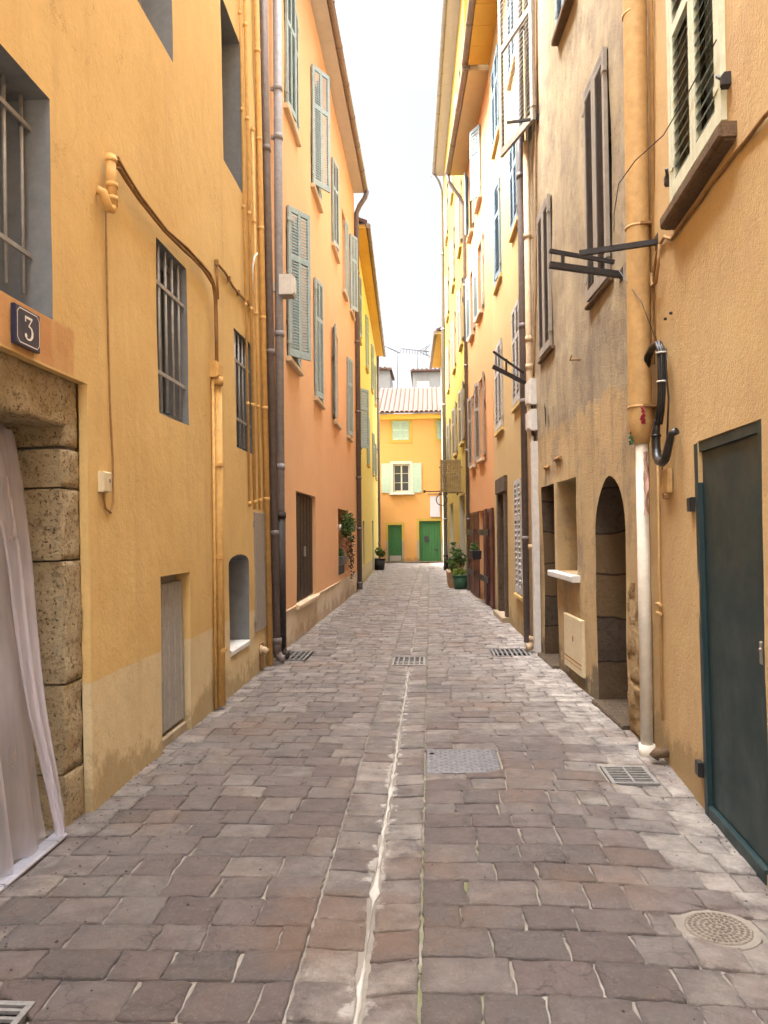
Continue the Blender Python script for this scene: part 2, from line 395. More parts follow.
def shell(root, fr, u0, u1, top, ops, mats, depth=5., step=.4, k=.008, seed=1, name='wall'):
    """front with openings and reveals, plus ends and back. ops: dict u0,u1,v0,v1,d, arch, rev(mat slot), back(mat slot or None)"""
    mb = MB(fr)
    def W(u, v, n=0.):
        if v <= 0: uu, vv, nn = warp(u, 0, k, seed); return (uu, v, nn+n)
        uu, vv, nn = warp(u, v, k, seed); return (uu, vv, nn+n)
    us = {round(u0, 4), round(u1, 4)}; vs = {-.25, 0., round(top, 4)}
    for o in ops:
        us |= {round(o['u0'], 4), round(o['u1'], 4)}; vs |= {round(o['v0'], 4), round(o['v1'], 4)}
    def fill(xs):
        xs = sorted(xs); r = []
        for a, b in zip(xs, xs[1:]):
            n = max(1, int(math.ceil((b-a)/step)))
            r += [a+(b-a)*i/n for i in range(n)]
        return r+[xs[-1]]
    U = fill(us); Vv = fill(vs); ids = {}
    def vid(i, j):
        if (i, j) not in ids: ids[(i, j)] = mb.V(*W(U[i], Vv[j]))
        return ids[(i, j)]
    for i in range(len(U)-1):
        cu = (U[i]+U[i+1])/2
        for j in range(len(Vv)-1):
            cv = (Vv[j]+Vv[j+1])/2
            if any(o['u0'] < cu < o['u1'] and o['v0'] < cv < o['v1'] for o in ops): continue
            mb.face([vid(i, j), vid(i+1, j), vid(i+1, j+1), vid(i, j+1)], True)
    for o in ops:
        a, b, c, d, dp = o['u0'], o['u1'], o['v0'], o['v1'], o['d']; ar = o.get('arch', 0)
        mb.cm = o.get('rev', 0)
        path = [(a, c)]
        nseg = 6
        for i in range(nseg+1): path.append((a, c+(d-ar-c)*i/nseg)) if i else None
        if ar:
            N = 14; arc = []
            for i in range(N+1):
                t = math.pi*(1-i/N); arc.append(((a+b)/2+(b-a)/2*math.cos(t), d-ar+ar*math.sin(t)))
            path += arc[1:-1]
            mb.cm = 0
            for p, q in zip(arc, arc[1:]):
                mb.quad(W(*p), W(*q), W(q[0], d), W(p[0], d))
            mb.cm = o.get('rev', 0)
        else:
            path += [(a+(b-a)*i/4, d) for i in range(1, 4)]
        path += [(b, d-ar-(d-ar-c)*i/nseg) for i in range(nseg+1)]
        path += [(b-(b-a)*i/4, c) for i in range(1, 4)]
        n = len(path); sp = o.get('splay', 0)
        cx, cy = (a+b)/2, (c+d)/2
        for i in range(n):
            p, q = path[i], path[(i+1) % n]
            def bk(p): return W(p[0], p[1], -dp)
            mb.quad(W(*p), W(*q), bk(q), bk(p))
        if o.get('back') is not None:
            mb.cm = o['back']; mb.face([mb.V(*W(p[0], p[1], -dp)) for p in path])
        mb.cm = 0
    # ends and back
    for uu in (u0, u1):
        e = .0
        mb.quad((uu, -.25, 0), (uu, top, 0), (uu, top, -depth), (uu, -.25, -depth))
    mb.quad((u0, -.25, -depth), (u1, -.25, -depth), (u1, top, -depth), (u0, top, -depth))
    return mb.build(name, mats, root, recalc=False)

def eave(root, fr, u0, u1, top, over, msoff, mgut, depth=5., gr=.065, slope=.38, soff_l=0.0):
    r = MB(fr)
    t = .10
    r.hexa([(u0, top+.12, over), (u1, top+.12, over), (u1, top+.12+slope*(depth*.5+over), -depth*.5), (u0, top+.12+slope*(depth*.5+over), -depth*.5),
            (u0, top+.12+t, over), (u1, top+.12+t, over), (u1, top+.12+t+slope*(depth*.5+over), -depth*.5), (u0, top+.12+t+slope*(depth*.5+over), -depth*.5)])
    r.hexa([(u0, top+.12, -depth-.3), (u1, top+.12, -depth-.3), (u1, top+.11+slope*(depth*.5+over), -depth*.5-.004), (u0, top+.11+slope*(depth*.5+over), -depth*.5-.004),
            (u0, top+.12+t, -depth-.3), (u1, top+.12+t, -depth-.3), (u1, top+.11+t+slope*(depth*.5+over), -depth*.5-.004), (u0, top+.11+t+slope*(depth*.5+over), -depth*.5-.004)])
    roof = r.build('roof', M['tile'], root)
    s = MB(fr)
    n = max(2, int((u1-u0)/.55))
    for i in range(n):
        a = u0+(u1-u0)*i/n; b = u0+(u1-u0)*(i+1)/n-.006
        s.box(a, b, top+.001, top+.045+.002*(i % 2), -.15, over-.03)
    s.box(u0+.002, u1-.002, top+.05, top+.115, -.15, over-.06)
    s.build('soffit', msoff, root)
    g = MB(fr)
    g.tube([(u0-.02, top+.06, over+.03), (u1+.02, top+.05, over+.03)], gr, 12)
    nn = max(2, int((u1-u0)/1.1))
    for i in range(nn+1):
        a = u0+(u1-u0)*i/nn
        g.tube([(a-.025, top+.06-.01*i/nn, over+.03), (a+.025, top+.06-.01*i/nn, over+.03)], gr+.010, 12)
        g.box(a-.012, a+.012, top+.10, top+.118, over-.2, over+.03)
    g.build('gutter', mgut, root)
    return roof

# ------------------------------------------------------------------ joinery
def leaf(parent, fr, uh, v0, v1, w, ang, dirn, mat, n0=.02, pitch=.05, midrail=.66, cols=1, th=.032, stile=.055, solid=False, name='shutter', mat2=None, openk=.46):
    mb = MB(fr); A = R(ang); ca, sa = math.cos(A), math.sin(A)
    def Q(a, b, c): return (uh+dirn*a*ca-dirn*sa*c, b, n0+a*sa+c*ca)
    def bx(a0, a1, b0, b1, c0, c1):
        mb.hexa([Q(a0, b0, c0), Q(a1, b0, c0), Q(a1, b1, c0), Q(a0, b1, c0), Q(a0, b0, c1), Q(a1, b0, c1), Q(a1, b1, c1), Q(a0, b1, c1)])
    bx(0, stile, v0, v1, 0, th); bx(w-stile, w, v0, v1, 0, th)
    for k in range(1, cols): x = w*k/cols; bx(x-stile*.45, x+stile*.45, v0+.07, v1-.07, .002, th-.002)
    bx(stile, w-stile, v0, v0+.085, .001, th-.001); bx(stile, w-stile, v1-.07, v1, .001, th-.001)
    vm = v0+(v1-v0)*midrail; bx(stile, w-stile, vm-.035, vm+.035, .001, th-.001)
    if mat2: mb.cm = 1
    if solid: bx(stile, w-stile, v0+.08, v1-.065, .008, th-.010)
    else:
        for (b0, b1) in ((v0+.085, vm-.035), (vm+.035, v1-.07)):
            n = max(2, int((b1-b0)/pitch)); p = (b1-b0)/n
            for i in range(n):
                b = b0+p*(i+.5); h = p*openk
                mb.hexa([Q(stile, b+h-.003, .004), Q(w-stile, b+h-.003, .004), Q(w-stile, b-h-.003, th-.003), Q(stile, b-h-.003, th-.003),
                         Q(stile, b+h+.004, .004), Q(w-stile, b+h+.004, .004), Q(w-stile, b-h+.004, th-.003), Q(stile, b-h+.004, th-.003)])
    # strap hinges
    mb.cm = 0
    for b in (v0+.18, v1-.18): bx(-.02, .05, b-.02, b+.02, th*.2, th+.006)
    return mb.build(name, [mat]+([mat2] if mat2 else []), parent)

def sash(root, fr, u0, u1, v0, v1, n, mfr, name='window', rows=3, pane=True, w=.05):
    mb = MB(fr)
    mb.box(u0, u0+w, v0, v1, n, n+.05); mb.box(u1-w, u1, v0, v1, n, n+.05)
    mb.box(u0+w, u1-w, v0, v0+w, n+.001, n+.049); mb.box(u0+w, u1-w, v1-w, v1, n+.001, n+.049)
    c = (u0+u1)/2; mb.box(c-.035, c+.035, v0+w, v1-w, n+.002, n+.055)
    for i in range(1, rows):
        y = v0+(v1-v0)*i/rows; mb.box(u0+w, c-.035, y-.012, y+.012, n+.006, n+.04); mb.box(c+.035, u1-w, y-.012, y+.012, n+.006, n+.04)
    o = mb.build(name, mfr, root)
    if pane:
        g = MB(fr); g.box(u0+w*.5, u1-w*.5, v0+w*.5, v1-w*.5, n+.012, n+.02); g.build('pane', M['glass'], o)
    return o

def sill(parent, fr, u0, u1, v0, v1, n1, mat, b=.012, n0=-.03):
    mb = MB(fr); mb.bev(u0, u1, v0, v1, n0, n1, b); return mb.build('sill', mat, parent)

def op(u0, u1, v0, v1, d=.18, rev=0, back=1, arch=0): return dict(u0=u0, u1=u1, v0=v0, v1=v1, d=d, rev=rev, back=back, arch=arch)

def swin(root, fr, u0, u1, v0, v1, mshut, mframe, msill=None, near=0, far=0, d=.16, pitch=.05, n0=.012, sill_n=.07, rows=3, mat2=None, sill_h=.07, cols=1, openk=.46, midrail=.66):
    """sash + two louvred shutters (angle 0 closed .. 180 back against the wall, None = no leaf)"""
    o = sash(root, fr, u0+.01, u1-.01, v0+.01, v1-.01, -d+.012, mframe, rows=rows)
    w = (u1-u0)/2-.004
    if near is not None: leaf(o, fr, u0, v0+.015, v1, w, near, 1, mshut, n0, pitch, midrail, cols, mat2=mat2, openk=openk)
    if far is not None: leaf(o, fr, u1, v0+.015, v1, w, far, -1, mshut, n0+.001, pitch, midrail, cols, mat2=mat2, openk=openk)
    if msill: sill(o, fr, u0-.08, u1+.08, v0-sill_h, v0-.004, sill_n, msill)
    return o

def grille(root, fr, u0, u1, v0, v1, n, nb, hs, r=.011, parent=None):
    mb = MB(fr)
    for i in range(nb):
        u = u0+(u1-u0)*(i+.5)/nb; mb.tube([(u, v0-.0, n), (u, v1, n)], r, 8)
    for h in hs: mb.box(u0-.05, u1+.05, h-.014, h+.014, n+r*.4, n+r*.4+.012)
    return mb.build('window_bars', M['bar'], parent or root)

# ------------------------------------------------------------------ OCHRE HOUSE (doorway, number plate)
ochre = thing('ochre_house', L1.P(4, 0, 0), 'ochre plastered house with barred grey windows and the stone doorway numbered 3', 'house', 'houses along the alley')
ops = [op(2.55, 3.72, 2.58, 3.70, .38, 1, 2), op(4.55, 5.67, 5.09, 6.5, .35, 1, 2), op(7.15, 7.93, 5.07, 6.7, .30, 1, 2),
       op(5.25, 5.91, 2.35, 3.59, .17, 1, 2), op(7.45, 8.14, 2.35, 3.54, .17, 1, 2), op(5.20, 5.85, .0, 1.21, .13, 0, 2),
       op(7.05, 7.82, .40, 1.30, .26, 1, 1, .09), op(2.15, 4.10, 0, 2.33, .05, 0, None)]
w_och = shell(ochre, L1, -2.4, 8.9, 11.9, ops, [M['ochre'], M['grey'], M['dark']], step=.22, k=.013, seed=1)
eave(ochre, L1, -2.4, 8.88, 11.91, .30, M['soffit'], M['gutter'])
big = sash(ochre, L1, 2.56, 3.71, 2.60, 3.69, -.36, M['grey'], rows=1)
g = MB(L1)
for u in (2.8, 2.97, 3.14, 3.31, 3.50, 3.66): g.tube([(u, 2.70, -.12), (u-.005, 3.60 if u < 3.4 else 3.698, -.12)], .0105, 8)
for h in (2.90, 3.55): g.box(2.56, 3.80, h-.012, h+.012, -.112, -.10)
g.build('window_bars', M['bar'], big)
for (a, b, c, d) in ((4.55, 5.67, 5.09, 6.5), (7.15, 7.93, 5.07, 6.7)):
    sash(ochre, L1, a+.01, b-.01, c+.01, d-.01, -.28, M['grey'])
for (a, b, c, d) in ((5.25, 5.91, 2.35, 3.59), (7.45, 8.14, 2.35, 3.54)):
    s = sash(ochre, L1, a+.012, b-.012, c+.012, d-.012, -.158, M['grey'], rows=1)
    grille(ochre, L1, a+.04, b-.03, c+.04, d-.01, -.035, 4, (c+.30, d-.30), .011, s)
# vent door of vertical grey boards
vd = MB(L1)
for i in range(9):
    a = 5.215+.0685*i; vd.bev(a, a+.064, .10, 1.15, -.10, -.045-.004*(i % 2), .008)
vd.box(5.205, 5.84, .08, 1.195, -.125, -.098)
vd.build('vent_door', M['greywood'], ochre)
th = MB(L1); th.bev(5.21, 5.84, -.02, .075, -.12, -.035, .01); th.build('threshold', M['sill'], ochre)
ns = MB(L1); ns.bev(7.06, 7.81, .36, .42, -.25, .012, .012); ns.build('niche_sill', M['white_pl'], ochre)
pn = MB(L1); pn.bev(8.07, 8.68, .46, 1.73, -.01, .022, .006); pnl = pn.build('meter_cabinet', M['panelgrey'], ochre)
for v in (.6, 1.6):
    pn = MB(L1); pn.box(8.045, 8.075, v-.035, v+.035, .0, .03); pn.build('hinge', M['panelgrey'], pnl)
pn = MB(L1); pn.box(8.63, 8.645, 1.0, 1.09, .022, .032); pn.build('latch', M['panelgrey'], pnl)
# stone surround of the doorway: separate weathered blocks
def block(mb, u0, u1, v0, v1, n0, n1, seed, k=.014, seg=7):
    nu = max(2, int((u1-u0)/.03)); nv = max(2, int((v1-v0)/.03)); nn = max(2, int((n1-n0)/.04))
    bm = bmesh.new()
    idx = {}
    def vert(i, j, l):
        if (i, j, l) not in idx:
            u = u0+(u1-u0)*i/nu; v = v0+(v1-v0)*j/nv; n = n0+(n1-n0)*l/nn
            e = min(min(i, nu-i)/nu*(u1-u0), min(j, nv-j)/nv*(v1-v0))
            p = Vector((u*7, v*7, n*7+seed*13)); q = Vector((u*22, v*22, n*22+seed*5))
            d = k*noise.noise(p)+k*.5*noise.noise(q)+k*.45*noise.noise(q*2.3)
            rr = max(0, .012-e)*.4
            edge = (l == nn)
            du = dv = dn = 0
            if i == 0: du = +d*.7
            if i == nu: du = -abs(d)*.7-(.012 if edge else 0)
            if j == 0: dv = abs(d)*.7
            if j == nv: dv = -abs(d)*.7
            if edge: dn = d-rr
            idx[(i, j, l)] = mb.V(u+du, v+dv, n+dn)
        return idx[(i, j, l)]
    for i in range(nu):
        for j in range(nv):
            mb.face([vert(i, j, nn), vert(i+1, j, nn), vert(i+1, j+1, nn), vert(i, j+1, nn)], True)
    for j in range(nv):
        for l in range(nn):
            mb.face([vert(0, j, l), vert(0, j+1, l), vert(0, j+1, l+1), vert(0, j, l+1)])
            mb.face([vert(nu, j, l), vert(nu, j+1, l), vert(nu, j+1, l+1), vert(nu, j, l+1)])
    for i in range(nu):
        for l in range(nn):
            mb.face([vert(i, 0, l), vert(i+1, 0, l), vert(i+1, 0, l+1), vert(i, 0, l+1)])
            mb.face([vert(i, nv, l), vert(i+1, nv, l), vert(i+1, nv, l+1), vert(i, nv, l+1)])
jb = MB(L1)
vj = [-.06, .27, .73, 1.37, 1.75, 1.96]
for i, (a, b) in enumerate(zip(vj, vj[1:])): block(jb, 3.885+.006*((i*7) % 3-1), 4.11, a+.0035, b-.0035, -.75, -.046-.004*(i % 2), i+1, .011)
jb.build('door_jamb', M['stone'], ochre)
jb = MB(L1)
for i, (a, b) in enumerate(zip(vj, vj[1:])): block(jb, 2.14, 2.40, a+.007, b-.007, -.75, -.055, i+21)
jb.build('door_jamb', M['stone'], ochre)
lt = MB(L1); block(lt, 2.14, 3.93, 2.07, 2.345, -.7, -.05, 31, .024); block(lt, 3.945, 4.112, 1.975, 2.345, -.7, -.056, 37)
lt.build('door_lintel', M['stone'], ochre)
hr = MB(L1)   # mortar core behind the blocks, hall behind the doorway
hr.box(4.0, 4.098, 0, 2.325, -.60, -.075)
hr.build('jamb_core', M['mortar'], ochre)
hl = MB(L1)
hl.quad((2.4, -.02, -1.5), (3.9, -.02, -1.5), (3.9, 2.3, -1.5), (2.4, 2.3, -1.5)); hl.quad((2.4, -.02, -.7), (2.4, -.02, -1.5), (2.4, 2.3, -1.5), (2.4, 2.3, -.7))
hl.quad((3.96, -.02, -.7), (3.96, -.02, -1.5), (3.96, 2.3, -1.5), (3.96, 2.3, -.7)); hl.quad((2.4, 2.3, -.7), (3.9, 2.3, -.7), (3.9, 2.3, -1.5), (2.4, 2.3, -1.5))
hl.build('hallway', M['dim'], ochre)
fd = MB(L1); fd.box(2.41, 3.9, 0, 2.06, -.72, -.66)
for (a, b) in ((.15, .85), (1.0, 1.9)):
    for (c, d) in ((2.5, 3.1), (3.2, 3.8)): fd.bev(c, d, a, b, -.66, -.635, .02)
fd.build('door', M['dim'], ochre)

# sheer curtain hung in the doorway
cu = MB(L1); NU, NV = 110, 46
def curtain_pt(i, j):
    a = i/NU; b = j/NV      # a along (near -> far), b up
    far = 3.70+.10*b**1.5-.07*math.sin(b*3.1)+.05*max(0, .5-abs(b-.55))
    u = 2.45+(far-2.45)*a
    n = -.03-.27*b**1.25
    gather = .35+.65*a**2
    ph = a*30+1.6*math.sin(a*9+b*2.3)+.7*noise.noise(Vector((a*5, b*2, 3)))
    n += (.012+.028*gather*(1-.35*b))*math.sin(ph)+.04*noise.noise(Vector((a*3, b*2.5, 9)))*(1-b*.4)
    u += .010*math.cos(ph*1.1)
    v = .035+b*(2.03+.05*math.sin(a*3.0)-.05*max(0, a-.9)*10)
    return (u, v, n)
cid = [[cu.V(*curtain_pt(i, j)) for j in range(NV+1)] for i in range(NU+1)]
for i in range(NU):
    for j in range(NV): cu.face([cid[i][j], cid[i+1][j], cid[i+1][j+1], cid[i][j+1]], True)
curt = thing('curtain', L1.P(3.2, 0, -.05), 'sheer mauve tulle curtain hanging across the stone doorway under number plate 3', 'curtain')
cu.build('tulle', M['tulle'], curt, recalc=False)
rod = MB(L1); rod.tube([(2.42, 2.055, -.30), (3.2, 2.08, -.30), (3.82, 2.05, -.30)], .012, 8); rod.build('rod', M['iron'], curt)
hem = MB(L1)   # second gathered layer along the far edge
N2 = 26
hid = []
for i in range(N2+1):
    row = []
    for j in range(NV+1):
        a = i/N2; b = j/NV
        far = 3.715+.09*b**1.5-.07*math.sin(b*3.1)+.07*max(0, .35-abs(b-.66))
        wv = .05+.25*b
        u = far-wv+wv*a; n = -.015-.27*b**1.25+.03+.02*math.sin(a*13+b*4+2*math.sin(b*6))
        row.append(hem.V(u, .04+b*2.0, n))
    hid.append(row)
for i in range(N2):
    for j in range(NV): hem.face([hid[i][j], hid[i+1][j], hid[i+1][j+1], hid[i][j+1]], True)
hem.build('gathered_edge', M['tulle'], curt, recalc=False)
al = MB(L1)
for (a, b) in ((2.3, 3.19), (3.20, 3.66), (3.665, 3.76)): al.bev(a, b, 0.004, .028, -.05, .02, .008)
solo(al, 'threshold_strip', M['alu'], L1.P(3.2, 0, 0), 'pale metal threshold strip on the setts below the tulle curtain', 'threshold')

# number plate
npl = thing('house_number_sign', L1.P(3.42, 2.45, 0), 'small navy enamel house number plate reading 3 above the stone doorway', 'sign')
pb = MB(L1); pb.bev(3.315, 3.535, 2.365, 2.545, .004, .026, .004); pb.build('plate', M['blue'], npl)
pr = MB(L1); nF = .0275
def strip(pts, w, mb, n):
    L = []; Rr = []
    for i, p in enumerate(pts):
        a = pts[max(0, i-1)]; b = pts[min(len(pts)-1, i+1)]; d = Vector((b[0]-a[0], b[1]-a[1])).normalized(); ww = w[i] if isinstance(w, (list, tuple)) else w
        L.append((p[0]-d.y*ww/2, p[1]+d.x*ww/2)); Rr.append((p[0]+d.y*ww/2, p[1]-d.x*ww/2))
    for i in range(len(pts)-1):
        mb.quad((*L[i], n), (*L[i+1], n), (*Rr[i+1], n), (*Rr[i], n))
# frame line with clipped corners
fx0, fx1, fy0, fy1, cc = 3.327, 3.523, 2.377, 2.533, .02
ring = [(fx0+cc, fy0), (fx1-cc, fy0), (fx1, fy0+cc), (fx1, fy1-cc), (fx1-cc, fy1), (fx0+cc, fy1), (fx0, fy1-cc), (fx0, fy0+cc), (fx0+cc, fy0)]
strip(ring, .0045, pr, nF); pr.build('border', M['enamel_w'], npl, recalc=False)
d3 = MB(L1); S = .108; cx, cy = 3.427, 2.455
# the far end of the plate is +u: on this wall the reader sees +u to the right
pts = [(-.30, .22), (-.30, .47), (.0, .47), (.30, .47), (.02, .12)]
def T(p): return (cx+p[0]*S, cy+p[1]*S)
strip([T((-.27, .25)), T((-.27, .49))], .010, d3, nF)
strip([T((-.31, .45)), T((.30, .45))], .0115, d3, nF)
strip([T((.27, .44)), T((-.02, .09))], .0065, d3, nF)
arc = [(-.02, .09), (.12, .09), (.24, .02), (.30, -.12), (.28, -.28), (.17, -.42), (.0, -.48), (-.16, -.46), (-.27, -.36)]
strip([T(p) for p in arc], [.006, .009, .013, .018, .018, .012, .008, .008, .012], d3, nF)
c0 = T((-.25, -.34)); d3.face([d3.V(c0[0]+.011*math.cos(t*.5236), c0[1]+.011*math.sin(t*.5236), nF+.0005) for t in range(12)])
d3.build('numeral', M['enamel_w'], npl, recalc=False)

# pipes and cables on the ochre wall
def cable(fr, pts, r, name, mat, label, cat='cable', group=None, seg=8, clips=0, jitter=0):
    mb = MB(fr); P = []
    for a, b in zip(pts, pts[1:]):
        n = max(1, int(math.dist(a, b)/.15)) if jitter else 1
        for i in range(n):
            t = i/n; P.append(tuple(a[k]+(b[k]-a[k])*t+(random.uniform(-jitter, jitter) if (jitter and k < 2 and (i or P)) else 0) for k in range(3)))
    P.append(pts[-1])
    mb.tube(P, r, seg)
    if clips:
        for i in range(1, clips):
            q = P[int(len(P)*i/clips)]; mb.box(q[0]-.015, q[0]+.015, q[1]-r-.012, q[1]+r+.012, -.004, q[2]+r+.004)
    return solo(mb, name, mat, fr.P(*pts[0][:2], 0), label, cat, group)
bd = thing('cable_bundle', L1.P(6.6, 0, 0), 'ochre painted cable bundle drooping from the bent pipe elbow to a fat vertical conduit', 'cable')
mb = MB(L1)
pts = [(4.36, 3.69, .04), (4.44, 3.73, .045), (4.6, 3.70, .04), (4.83, 3.67, .04), (5.31, 3.655, .04), (5.8, 3.69, .04), (6.16, 3.71, .04), (6.42, 3.70, .04), (6.55, 3.66, .04), (6.60, 3.58, .04), (6.60, 3.3, .04), (6.60, 2.95, .04)]
for k, (dx, dv, dn, r) in enumerate(((0, 0, 0, .015), (.0, .022, .006, .010), (.016, -.018, .008, .009), (-.012, .008, .018, .007))):
    mb.tube([(p[0]+dx+random.uniform(-.012, .012), p[1]+dv+random.uniform(-.012, .012), p[2]+dn) for p in pts], r, 8)
mb.build('cables', M['bundle'], bd)
mb = MB(L1)
mb.tube([(4.34, 3.72, .05), (4.345, 3.42, .055)], .030, 12)
for v in (3.69, 3.54, 3.46): mb.tube([(4.343, v+.014, .053), (4.343, v-.014, .053)], .035, 12)
mb.tube([(4.345, 3.44, .055), (4.335, 3.395, .055), (4.30, 3.385, .052), (4.27, 3.41, .05), (4.255, 3.46, .04), (4.24, 3.47, .01)], .026, 10)
mb.build('elbow_pipe', M['pipe_y'], bd)
mb = MB(L1); mb.bev(6.52, 6.68, 2.86, 3.00, 0, .08, .02); mb.tube([(6.60, 2.87, .045), (6.60, 2.80, .045)], .052, 12); mb.build('junction_box', M['pipe_y'], bd)
mb = MB(L1); mb.tube([(6.62, 2.84, .04), (6.58, 1.5, .04), (6.54, .03, .04)], .040, 12); mb.tube([(6.55, 2.84, .02), (6.50, 1.4, .02), (6.46, .02, .02)], .014, 8)
for v in (.5, 1.3, 2.1): mb.box(6.51+.04*v/2.8, 6.62+.03*v/2.8, v-.012, v+.012, 0, .083)
mb.build('conduit', M['pipe_y'], bd)
cable(L1, [(6.80, 3.62, .012), (6.77, 3.95, .014), (7.05, 3.96, .012), (7.38, 3.92, .012), (7.8, 3.93, .012), (8.2, 3.96, .012)], .012, 'wall_cable', M['bundle'], 'thin brown cable looping over the far barred window of the ochre house', clips=5, jitter=.006)
cable(L1, [(4.36, 3.42, .008), (4.36, 2.9, .008), (4.38, 2.3, .008), (4.41, 1.95, .008), (4.41, 1.70, .008), (4.37, 1.63, .008), (4.30, 1.65, .008), (4.27, 1.74, .008)], .006, 'wall_cable', M['bundle'], 'hair thin cable running down the ochre wall to the cream bell box', jitter=.004)
bb = thing('bell_box', L1.P(4.27, 1.75, 0), 'small cream bell box on the ochre wall beside the stone doorway', 'box')
mb = MB(L1); mb.bev(4.215, 4.325, 1.745, 1.86, .0, .035, .006); mb.build('case', M['cream_pl'], bb)
mb = MB(L1); mb.bev(4.285, 4.305, 1.80, 1.82, .035, .04, .002); mb.build('button', M['panelgrey'], bb)
for (u, r, v0, v1, lab) in ((7.84, .013, 1.78, 11.8, 'thinnest ochre painted conduit, first of the four beside the grey pipes'),
                           (8.06, .018, 1.76, 11.8, 'second ochre painted conduit from the barred window, ending on the grey cabinet'),
                           (8.33, .014, 1.76, 6.0, 'short ochre painted conduit with a white hose beside the grey pipes'),
                           (8.60, .032, .02, 11.8, 'fattest ochre painted conduit, reaching the ground beside the grey pipes')):
    mb = MB(L1); mb.tube([(u, v0, .012+r), (u, (v0+v1)/2, .014+r), (u, v1, .012+r)], r, 10)
    for v in range(1, 10):
        if v0 < v*1.03+u*.1 < v1: mb.tube([(u, v*1.03+u*.1-.02, .012+r), (u, v*1.03+u*.1+.02, .012+r)], r+.005, 10)
    solo(mb, 'conduit', M['pipe_y'], L1.P(u, v0, 0), lab, 'conduit', 'ochre conduits beside the grey drainpipes')
cable(L1, [(8.10, 4.1, .04), (8.09, 4.35, .05), (8.16, 4.5, .06), (8.3, 4.58, .06)], .010, 'hose', M['white_pl'], 'short curved white hose between the ochre conduits', 'hose')
ov = thing('overflow_pipe', L1.P(8.35, .2, 0), 'stubby cream overflow pipe poking from the ochre wall at ground level', 'pipe')
mb = MB(L1); mb.tube([(8.30, .24, -.03), (8.30, .235, .05), (8.30, .21, .08)], .04, 12); mb.build('spout', M['pipe_tl'], ov)
mb = MB(L1); mb.tube([(8.30, .24, .0), (8.30, .24, .02)], .052, 12); mb.build('collar', M['pipe_tl'], ov)
# soot hole below the cabinet
mb = MB(L1); mb.box(8.28, 8.47, .03, .30, -.002, .004); mb.build('pipe_recess', M['bundle'], ochre)

def drainpipe(fr, u, n, r, v0, v1, mat, label, boot=None, rings=(), shoe=True, group='drainpipes on the facades', curve=None, seg=14):
    t = thing('drainpipe', fr.P(u, 0, 0), label, 'drainpipe', group)
    mb = MB(fr); mb.tube([(u, v0, n)]+([(u, v1, n)] if not curve else curve), r, seg); mb.build('pipe', mat, t)
    for v in rings:
        mb = MB(fr); mb.tube([(u, v-.035, n), (u, v+.035, n)], r*1.16, seg); mb.box(u-.015, u+.015, v-.02, v+.02, -.01, n)
        mb.build('bracket', mat, t)
    if boot:
        mb = MB(fr); mb.tube([(u, boot, n), (u, v0 if v0 < .3 else .12, n)], r*1.18, seg)
        if shoe: mb.tube([(u, .16, n), (u, .10, n+.015), (u, .06, n+.05), (u, .055, n+.09)], r*1.08, seg)
        mb.tube([(u, boot, n), (u, boot-.07, n)], r*1.3, seg)
        mb.build('boot', M['pipe_iron'] if boot > .5 else mat, t)
    return t
drainpipe(L1, 8.80, .085, .045, .12, 11.8, M['pipe_g'], 'dark brown drainpipe at the edge of the ochre house, closest to the ochre conduits', .3, (1.5, 3.6, 6.0, 8.2))
drainpipe(L2, -.78, .085, .052, .10, 10.3, M['pipe_b'], 'blue grey drainpipe with a black cast iron boot in front of the orange house', 1.75, (2.3, 3.9, 6.3, 6.9))

# ------------------------------------------------------------------ ORANGE HOUSE
orange = thing('orange_house', L2.P(4.5, 0, 0), 'light orange house with sage grey louvred shutters and a cream base band', 'house', 'houses along the alley')
W2 = [  # u0,u1,v0,v1, near, far
    (.12, 1.02, 7.20, 8.98, 6, 2), (2.46, 3.36, 7.20, 9.2, 31, 3), (5.08, 5.98, 7.22, 8.95, 8, 4), (6.98, 7.6, 6.9, 8.75, None, 172), (8.5, 9.2, 6.9, 8.75, 24, 4),
    (.18, 1.08, 3.85, 5.88, 31, 4), (2.60, 3.45, 3.74, 5.72, 9, 4), (5.2, 6.0, 3.72, 5.55, 165, None), (7.62, 8.45, 3.74, 5.55, 10, 5)]
ops = [op(a, b, c, d, .16, 0, 1) for (a, b, c, d, n, f) in W2]+[op(.80, 2.66, .50, 2.10, .16, 0, 1), op(5.75, 7.85, .62, 2.0, .30, 0, 1)]
shell(orange, L2, -.93, 9.88, 10.30, ops, [M['orange'], M['dark']], step=.45, k=.010, seed=2)
eave(orange, L2, -.93, 9.80, 10.31, .29, M['soffit'], M['gutter'], gr=.062)
for (a, b, c, d, n, f) in W2: swin(orange, L2, a, b, c, d, M['shut_l'], M['shut_l'], M['sill_o'], n, f, sill_n=.07, sill_h=.07, pitch=.040, cols=2)
mb = MB(L2); mb.bev(.81, 2.65, .51, 2.09, -.14, -.06, .01)
for i in range(12): mb.bev(.83+.15*i, .83+.15*i+.143, .53, 2.06, -.06, -.045-.006*(i % 2), .006)
dd = mb.build('door', M['door_br'], orange)
mb = MB(L2); mb.box(1.7, 1.76, 1.15, 1.3, -.045, -.02); mb.build('handle', M['steel'], dd)
sill(orange, L2, .70, 2.74, .44, .505, .06, M['sill_o'])
mb = MB(L2); mb.bev(-.93, 5.9, .475, .5, -.01, .012, .004); mb.build('base_ledge', M['sill_o'], orange)
drainpipe(L2, 9.72, .075, .062, .06, 10.2, M['pipe_g'], 'brown grey drainpipe at the corner where orange house meets yellow house', .25, (1.6, 2.9, 4.6, 6.4, 8.2), shoe=False,
          curve=[(9.72, 9.75, .075), (9.72, 9.95, .16), (9.72, 10.15, .30), (9.72, 10.33, .36)])
